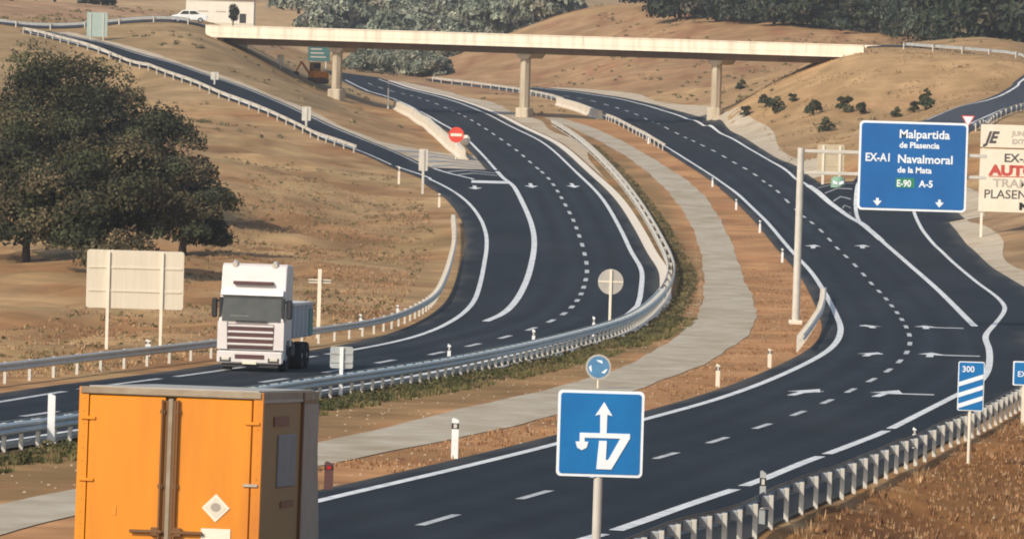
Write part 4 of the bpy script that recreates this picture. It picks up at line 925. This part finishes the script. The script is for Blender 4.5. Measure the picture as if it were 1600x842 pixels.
def crown(name, seed, rad, hgt, z0, nl, per, size, palette, squash=.8, spread=1.0, core=True, lobe=(.20,.34)):
    """crown of leaf clumps: nl clumps spread through a lumpy dome"""
    r = np.random.default_rng(seed); C = []; Nn = []; Co = []
    pal = np.array(palette); lob = []
    for i in range(nl):
        u = r.uniform(-.5,1); th = r.uniform(0,2*math.pi); q = math.sqrt(max(0,1-max(u,0)**2))*(.85 if u >= 0 else .8)
        f = r.uniform(.62,1.0) if r.random() < .75 else r.uniform(.15,.6)
        p = np.array([rad*spread*q*f*math.cos(th), rad*spread*q*f*math.sin(th), z0+hgt*(.35+.58*u*f)])
        rl_ = rad*r.uniform(*lobe); lob.append((p, rl_))
        n = int(per*r.uniform(.7,1.3)); d = r.standard_normal((n,3)); d /= np.linalg.norm(d,axis=1)[:,None]; d[:,2] = np.where(d[:,2] < -.3, -d[:,2]*.6, d[:,2])
        rr_ = rl_*(1-r.random((n,1))**2*.30)*(1+.25*np.sin(d[:,:1]*7+i)*np.cos(d[:,1:2]*6)); P = p+d*rr_*np.array([1,1,squash])
        C.append(P); Nn.append(d); base = pal[r.integers(len(pal))]*r.uniform(.65,1.5); Co.append(base*r.uniform(.6,1.45,(n,1)))
    return leaves_mesh(name, np.vstack(C), np.vstack(Nn), np.vstack(Co), size, seed+1), lob
def trunk_mesh(seed, H, r0, rad, lob, lean=0.0, nl=7, fork=.35):
    r = random.Random(seed); m = MB(); z1 = H*fork
    P = [Vector((0,0,-.4))]; 
    for k in range(1,5): P.append(Vector((lean*k/4+r.uniform(-.08,.08), r.uniform(-.08,.08), z1*k/4)))
    for k in range(4): m.cyl(P[k], P[k+1], r0*(1.25-.12*k if k == 0 else 1-.1*k), r0*(1-.1*(k+1)), 9, caps=(k in (0,3)))
    ch = sorted(lob, key=lambda l: -l[1])[:nl*2]; r.shuffle(ch)
    for p, rl_ in ch[:nl]:
        a = P[4]; e = Vector(p); mid = a.lerp(e, .5)+Vector((r.uniform(-.3,.3), r.uniform(-.3,.3), .15*(e-a).length)); m.cyl(a, mid, r0*.5, r0*.32, 7); m.cyl(mid, e, r0*.32, r0*.10, 6)
    return m.mesh('trunk', 'bark', True)
OAK = [(.070,.060,.030),(.058,.056,.028),(.046,.050,.025),(.084,.067,.036),(.045,.046,.026)]
GREEN = [(.060,.075,.040),(.075,.085,.045),(.050,.065,.038),(.085,.085,.05)]
DARKG = [(.034,.044,.024),(.046,.056,.032),(.026,.034,.020),(.062,.056,.036),(.05,.062,.042)]
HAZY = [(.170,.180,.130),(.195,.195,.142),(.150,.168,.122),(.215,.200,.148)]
def tree(label, p, rad, hgt, z0, seed, palette, nl, per, size, name='holm_oak', group=None, r0=.3, lean=0, sq=.8, spread=1.0, lobe=(.2,.34)):
    t = thing(name, label, 'tree', p, 0, group); me, lob = crown('crown', seed, rad, hgt, z0, nl, per, size, palette, sq, spread, lobe=lobe)
    link('trunk', trunk_mesh(seed, z0+hgt, r0, rad, lob, lean), t); link('crown', me, t); return t
def big(label, px, py, wpx, toppx, seed, D=None, nl=85, per=230, zfrac=.16, **kw):
    p = G(px, py) if D is None else Vector(at(px,py,D)); p.z = Z(p.x,p.y); k = p.y/F_PX; H = (py-toppx)*k*1.0; z0 = H*zfrac
    return tree(label, p, wpx*k/2, (H-z0)/.97, z0, seed, OAK, nl, int(per*1.7), .125, r0=.26, **kw)
big('big dark holm oak in front with trunk above the cream sign back', 150, 428, 340, 222, 21, nl=52, zfrac=.04, lobe=(.19,.29), per=430)
big('dark holm oak at the left border with trunk by the field edge', 40, 408, 240, 178, 33, nl=44, zfrac=.02, lobe=(.21,.33), per=380)
big('holm oak rising behind the two front oaks, highest crown of the group', 100, 318, 345, 82, 46, nl=74, zfrac=.02, lobe=(.19,.29), per=420)
big('holm oak with the crown reaching farthest right in the dark group', 250, 345, 195, 172, 57, nl=44, zfrac=.02, lobe=(.22,.36), per=360)
big('low spreading holm oak at the lower right of the dark group', 285, 398, 165, 250, 63, nl=44, zfrac=.02, lobe=(.26,.4), per=340)
# shrubs on the embankment
def ordw(i): return ['first','second','third','fourth','fifth','sixth','seventh','eighth','ninth','tenth','eleventh','twelfth','thirteenth','fourteenth','fifteenth','sixteenth','seventeenth','eighteenth','nineteenth','twentieth','twenty-first','twenty-second','twenty-third','twenty-fourth','twenty-fifth','twenty-sixth','twenty-seventh','twenty-eighth','twenty-ninth','thirtieth'][i]
shr = [crown('foliage', 70+i, .42, 1.05, -.12, 9, 130, .065, GREEN+OAK+[(.10,.10,.05)], 1.0, lobe=(.4,.65))[0] for i in range(3)]
stem = (lambda m: (m.cyl((0,0,-.2),(0,0,.6),.05,.03,7), m.mesh('stem','bark'))[1])(MB())
SH = sorted([(1157,140,16),(1165,182,17),(1197,168,22),(1215,175,24),(1239,160,14),(1271,180,26),(1290,205,22),(1320,176,26),(1345,178,20),(1400,183,16),(1428,176,18),(1447,172,26),(1449,150,12)])
for i, (px, py, hp) in enumerate(SH):
    p = G(px, py); k = p.y/F_PX; s = hp*k*1.15; t = thing('embankment_shrub', '%s dark shrub from the left on the tan embankment right of the right pier'%ordw(i), 'shrub', p, i*1.3, 'young shrubs planted on the right embankment')
    f = link('foliage', shr[i%3], t); f.scale = (s,s,s*.95); g_ = link('stem', stem, t); g_.scale = (s,s,s)
# far trees: three prototypes, copied
def proto(pal, seed, rad=4.6, hgt=6.6, z0=.15, size=.36, nl=46, per=110):
    me, lob = crown('crown', seed, rad, hgt, z0, nl, per, size, pal, .85, lobe=(.24,.4)); return me, trunk_mesh(seed, hgt+z0, .28, rad, lob, nl=5)
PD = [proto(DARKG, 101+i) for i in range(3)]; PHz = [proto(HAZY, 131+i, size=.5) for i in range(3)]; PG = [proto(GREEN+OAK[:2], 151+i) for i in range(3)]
def far_tree(pr_, p, s, rz, label, group, name='far_tree'):
    t = thing(name, label, 'tree', (p.x,p.y,p.z-.2), rz, group); a = link('trunk', pr_[1], t); b = link('crown', pr_[0], t); a.scale = b.scale = (s, s, s*random.uniform(.9,1.15))
TR = [(1062,32,1.0),(1092,30,.8),(1120,34,1.0),(1150,36,1.1),(1182,38,1.0),(1210,40,.8),(1236,40,1.15),(1268,44,1.0),(1296,46,1.1),(1322,48,1.0),(1350,52,1.05),(1380,54,1.15),(1410,58,1.0),(1440,66,.9),(1468,72,1.05),(1500,76,1.1),(1532,78,1.2),(1560,78,1.1),(1592,76,1.15),(1625,74,1.1)]
def on_hill(px, py, lo_=860, hi=1300):
    for D_ in np.arange(lo_, hi, 2.0):
        d = ray(px,py)
        if CAMZ+d[2]*D_ <= float(h(d[0]*D_, D_)): return Vector(at(px,py,D_))
    q = Vector(at(px,py,hi)); q.z = Z(q.x,q.y); return q
for i, (px, py, s) in enumerate([(a,b_,c*random.choice((.8,.95,1.1,1.25)) if a != 1560 else 1.75) for a,b_,c in TR]):
    p = on_hill(px, py); far_tree(PD[i%3], p, s*.95, i*1.7, '%s dark tree from left, front row of the hilltop trees right of the bridge'%ordw(i), 'dark trees along the right hilltop')
for i, px in enumerate(range(1010,1660,24)):
    q = on_hill(px+random.uniform(-6,6), 34+max(0,(px-1200))*.07, 860, 1300); q.y += random.uniform(35,95); q.x *= 1.06; q.z = Z(q.x,q.y); far_tree((PD+PG)[i%6], q, random.uniform(1.1,1.5), i*2.1, '%s tree from left, rear row of the hilltop trees right of the bridge'%ordw(i), 'dark trees along the right hilltop')
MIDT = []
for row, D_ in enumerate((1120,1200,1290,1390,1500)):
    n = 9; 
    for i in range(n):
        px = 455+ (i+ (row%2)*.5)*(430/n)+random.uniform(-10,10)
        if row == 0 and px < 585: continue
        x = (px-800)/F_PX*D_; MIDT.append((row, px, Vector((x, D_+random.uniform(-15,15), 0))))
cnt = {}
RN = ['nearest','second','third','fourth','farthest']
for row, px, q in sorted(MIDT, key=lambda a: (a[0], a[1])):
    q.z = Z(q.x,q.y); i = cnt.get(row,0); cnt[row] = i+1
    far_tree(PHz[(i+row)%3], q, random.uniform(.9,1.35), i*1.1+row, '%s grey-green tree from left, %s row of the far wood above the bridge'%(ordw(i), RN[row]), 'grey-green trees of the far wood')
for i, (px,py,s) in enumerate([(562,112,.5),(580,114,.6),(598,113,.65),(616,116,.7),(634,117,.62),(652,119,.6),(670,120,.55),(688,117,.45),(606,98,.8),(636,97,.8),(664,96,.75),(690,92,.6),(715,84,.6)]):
    q = G(px,py); q.y = min(q.y, 1250); q = Vector((ray(px,py)[0]*q.y, q.y, 0)); q.z = Z(q.x,q.y); far_tree(PHz[i%3], q, s, i*1.9, '%s grey-green bush of the thicket seen under the bridge between the left and middle piers'%ordw(i), 'thicket under the bridge', 'thicket_tree')
for (px,py,D_,s,lab) in ((18,12,985,1.0,'dark tree at the top left corner of the picture'),(85,8,1000,.9,'dark tree beside the top left corner tree'),(150,6,1010,.7,'small yellowish tree near the top left corner')):
    q = Vector(at(px,py,D_)); q.z = Z(q.x,q.y); far_tree(PG[0] if D_ == 1010 else PD[1], q, s, px, lab, None)
q = Vector(at(364,40,985)); q.z = Z(q.x,q.y); t = thing('slender_tree', 'slender dark tree standing in front of the whitewashed building', 'tree', q)
me, lob = crown('crown', 301, .75, 3.6, .9, 16, 70, .2, DARKG, 1.3, lobe=(.5,.8)); link('crown', me, t); m = MB(); m.cyl((0,0,-.3),(0,0,3),.14,.07,8); m.build('trunk', 'bark', t)
# ------------------------------------------------------------------ grasses (uncountable)
def blades(name, P, hgt, cols, seed, nb=5, wid=.03, splay=.5, label=None):
    r = np.random.default_rng(seed); n = len(P); P = np.repeat(P, nb, 0); C = np.repeat(cols, nb, 0)*r.uniform(.7,1.3,(n*nb,1)); H = np.repeat(hgt, nb)[:,None]*r.uniform(.5,1.2,(n*nb,1))
    th = r.uniform(0,6.283,(n*nb,1)); d = np.hstack([np.cos(th),np.sin(th),np.zeros_like(th)]); s = np.hstack([-np.sin(th),np.cos(th),np.zeros_like(th)])
    b = P+d*r.uniform(0,.10,(n*nb,1)); tip = b+d*H*splay*r.uniform(.3,1.2,(n*nb,1))+np.array([0,0,1])*H
    w = wid*r.uniform(.6,1.4,(n*nb,1)); V = np.stack([b-s*w-np.array([0,0,.05]), b+s*w-np.array([0,0,.05]), tip],1).reshape(-1,3)
    me = bpy.data.meshes.new(name); me.from_pydata(V.tolist(), [], np.arange(len(V)).reshape(-1,3).tolist())
    ca = me.color_attributes.new('leaf','FLOAT_COLOR','POINT'); ca.data.foreach_set('color', np.hstack([np.repeat(C,3,0), np.ones((len(V),1))]).astype(np.float32).ravel()); me.materials.append(MT['grass'])
    o = link(name, me); o['kind'] = 'stuff'; 
    if label: o['label'] = label
    return o
def scatter(n, y0, y1, fa, fb, seed, clump=None, thr=0):
    r = np.random.default_rng(seed); Y = r.uniform(y0, y1, n*3); a, b = fa(Y), fb(Y); X = a+(b-a)*r.random(len(Y))
    if clump: k = fbm(X, Y, clump, seed) > thr; X, Y = X[k], Y[k]
    X, Y = X[:n], Y[:n]; return np.stack([X, Y, h(X,Y)], -1)
def mixcol(n, cols, seed): r = np.random.default_rng(seed); return np.array(cols)[r.integers(len(cols), size=n)]
STRAW = [(.34,.195,.095),(.28,.150,.072),(.39,.245,.13),(.23,.12,.06)]; WEED = [(.13,.125,.045),(.17,.14,.06),(.09,.095,.035),(.22,.16,.08)]
P = scatter(6500, 118, 262, lambda Y: g1(Y)+.35, lambda Y: g1(Y)+4+(Y*.085-g1(Y)).clip(4,22), 1); blades('dry_grass', P, np.full(len(P), .11), mixcol(len(P), STRAW, 2), 3, label='dry orange-brown grass on the foreground field')
P = scatter(2200, 118, 262, lambda Y: g1(Y)+.35, lambda Y: g1(Y)+20, 11, 6, .45); blades('straw_tufts', P, np.full(len(P), .24), mixcol(len(P), STRAW, 12), 13, nb=8, label='taller straw tufts on the foreground field')
P = scatter(7000, 215, 520, lambda Y: lo(Y.clip(215,556))-18, lambda Y: l_left_edge(Y)-2.2, 4, 16, -.5); blades('field_grass', P, np.full(len(P), .15), mixcol(len(P), STRAW+[(.42,.27,.15),(.45,.3,.17)], 5), 6, wid=.03, label='dry grass tufts on the left field')
P = scatter(7000, 135, 560, lambda Y: g2(Y)+.7, lambda Y: g2(Y)+2.6, 7, 9, -.3); P = P[P[:,1] < 330]; blades('roadside_weeds', P, np.full(len(P), .16), mixcol(len(P), WEED, 8), 9, nb=6, wid=.035, label='green and brown weeds along the foot of the curving guardrail')
def bush_mass(name, P, rad, pal, seed, nq=26, size=.06, label=None):
    r = np.random.default_rng(seed); n = len(P); d = r.standard_normal((n*nq,3)); d /= np.linalg.norm(d,axis=1)[:,None]; d[:,2] = np.abs(d[:,2])
    R_ = np.repeat(rad*r.uniform(.5,1.3,n), nq)[:,None]; C = np.repeat(P, nq, 0)+d*R_*(1-.5*r.random((n*nq,1))**2)*np.array([1.2,1.2,.9])
    col = np.repeat(mixcol(n, pal, seed), nq, 0)*r.uniform(.6,1.4,(n*nq,1)); o = link(name, leaves_mesh(name, C, d, col, size, seed)); o['kind'] = 'stuff'
    if label: o['label'] = label
P = np.vstack([scatter(420, 150, 215, lambda Y: g2(Y)+.8, lambda Y: g2(Y)+2.0, 17, 9, -.2), scatter(260, 215, 330, lambda Y: g2(Y)+.7, lambda Y: g2(Y)+1.8, 18, 9, .0)]); P2_ = np.vstack([scatter(900, 215, 420, lambda Y: g2(Y)+.5, lambda Y: g2(Y)+1.5, 28), scatter(900, 420, 640, lambda Y: g2(Y)+.5, lambda Y: g2(Y)+1.5, 29)]); bush_mass('verge_plants', P2_, .17, [(.12,.105,.045),(.15,.12,.055),(.10,.095,.04),(.20,.145,.07)], 30, nq=14, size=.07, label='low olive plants in a strip along the curving guardrail')
bush_mass('low_bushes', P, .30, [(.075,.08,.03),(.06,.07,.026),(.095,.085,.035),(.12,.10,.045)], 19, label='low dark green bushes under the curving guardrail')
P = np.vstack([scatter(900, 640, 1090, lambda Y: Y*0-14+(Y-640)*.06, lambda Y: Y*0+75, 61, 40, .15), scatter(900, 590, 1000, lambda Y: Y*0-65, lambda Y: Y*0-16, 62, 30, .2)]); P = P[dist_mask(P[:,0],P[:,1]) > 2.0]; bush_mass('scrub', P, .38, [(.17,.14,.07),(.22,.165,.085),(.12,.11,.055),(.28,.19,.10)], 63, nq=18, size=.13, label='low dry scrub dotted over the far slopes')
P = scatter(900, 215, 560, lambda Y: lo(Y.clip(215,556))-18, lambda Y: l_left_edge(Y)-2.4, 64, 20, .1); bush_mass('field_scrub', P, .20, [(.20,.15,.07),(.26,.19,.09),(.15,.125,.06)], 65, nq=14, size=.07, label='low dry scrub on the left field')
def stones(name, P, seed, smin, smax, label):
    r = np.random.default_rng(seed); m = MB()
    for q in P:
        s = r.uniform(smin, smax); V = [Vector((math.cos(a)*s*r.uniform(.7,1.2), math.sin(a)*s*r.uniform(.7,1.2), r.uniform(-.2,.25)*s)) for a in (0,1.2,2.5,3.8,5.1)]; c = Vector(q)
        m.quadset([c+v for v in V]+[c+Vector((0,0,s*.75)), c+Vector((0,0,-s*.5))], [(k,(k+1)%5,5) for k in range(5)]+[((k+1)%5,k,6) for k in range(5)])
    o = m.build(name, 'stone'); o['kind'] = 'stuff'; o['label'] = label
stones('stones', np.vstack([scatter(500, 120, 262, lambda Y: g1(Y)+.4, lambda Y: g1(Y)+16, 71), scatter(500, 130, 500, lambda Y: pr(Y)+.1, lambda Y: rl(Y)-1.1, 72), scatter(500, 130, 450, lambda Y: g2(Y)+1.8, lambda Y: pl(Y)-.1, 73), scatter(700, 215, 520, lambda Y: l_left_edge(Y)-14, lambda Y: l_left_edge(Y)-2.2, 74)]), 75, .02, .065, 'small pale stones scattered over the bare soil')
P = scatter(1500, 130, 420, lambda Y: pr(Y)+.1, lambda Y: rl(Y)-1.2, 21, 8, .1); blades('median_grass', P, np.full(len(P), .10), mixcol(len(P), STRAW, 22), 23, label='sparse dry grass on the orange median strip')
P = scatter(1800, 600, 720, lambda Y: Y*0+26, lambda Y: Y*0+56, 25, 12, .2); P = P[(P[:,0] < xl(P[:,1].clip(540,735))-1.5)]; blades('embankment_grass', P, np.full(len(P), .22), mixcol(len(P), [(.33,.235,.12),(.28,.20,.10),(.38,.27,.15)], 26), 27, wid=.05, label='dry grass on the right embankment')
# ------------------------------------------------------------------ light, sky, camera
HAZE = 0.00012
EL, SX, SY = math.radians(34), -0.62, -0.78
hz = bpy.data.materials.new('haze'); hz.use_nodes = True; hn = hz.node_tree; hn.nodes.remove(hn.nodes['Principled BSDF']); pv = hn.nodes.new('ShaderNodeVolumePrincipled'); pv.inputs['Color'].default_value = (.90,.93,.96,1); pv.inputs['Density'].default_value = HAZE; pv.inputs['Anisotropy'].default_value = 0.2; hn.links.new(pv.outputs['Volume'], hn.nodes['Material Output'].inputs['Volume'])
MT['haze'] = hz
zlo, zhi = float(GZ.min())-1.0, float(max(GZ.max(), CAMZ))+18.0
m = MB(); m.box((0, (GY[0]+GY[-1])/2, (zlo+zhi)/2),(GX[-1]-GX[0]+40, GY[-1]-GY[0]+120, zhi-zlo)); tag(m.build('haze','haze'), 'thin pale haze over the whole valley', kind='stuff')
w = bpy.data.worlds.new('World'); sc.world = w; w.use_nodes = True; nt = w.node_tree
sky = nt.nodes.new('ShaderNodeTexSky'); sky.sky_type = 'NISHITA'; sky.sun_disc = False; sky.sun_elevation = EL; sky.sun_rotation = math.atan2(SX, SY); sky.air_density = 1.0; sky.dust_density = 2.0
nt.links.new(sky.outputs['Color'], nt.nodes['Background'].inputs['Color']); nt.nodes['Background'].inputs['Strength'].default_value = 0.15
sl = bpy.data.lights.new('sun', 'SUN'); sl.energy = 3.8; sl.angle = math.radians(0.8); sl.color = (1.0,.92,.79); so = bpy.data.objects.new('sun', sl); COL.objects.link(so)
dvec = Vector((SX*math.cos(EL)/math.hypot(SX,SY), SY*math.cos(EL)/math.hypot(SX,SY), math.sin(EL))); so.rotation_euler = dvec.to_track_quat('Z','Y').to_euler()
cam = bpy.data.cameras.new('camera'); co = bpy.data.objects.new('camera', cam); COL.objects.link(co); sc.camera = co
cam.sensor_fit = 'HORIZONTAL'; cam.sensor_width = 36.0; cam.lens = 36.0*F_PX/1600.0; cam.clip_start = 1.0; cam.clip_end = 12000
Rm = Matrix(((CAM_R[0],CAM_U[0],-_F[0],0),(CAM_R[1],CAM_U[1],-_F[1],0),(CAM_R[2],CAM_U[2],-_F[2],0),(0,0,0,1)))
co.matrix_world = Matrix.Translation((0,0,CAMZ)) @ Rm
sc.view_settings.view_transform = 'Standard'; sc.view_settings.look = 'None'; sc.view_settings.gamma = 1.0; sc.view_settings.exposure = 0.0; sc.view_settings.use_curve_mapping = False
sc.render.engine = 'CYCLES'; sc.cycles.max_bounces = 5; sc.cycles.filter_width = 1.9; sc.cycles.use_denoising = True
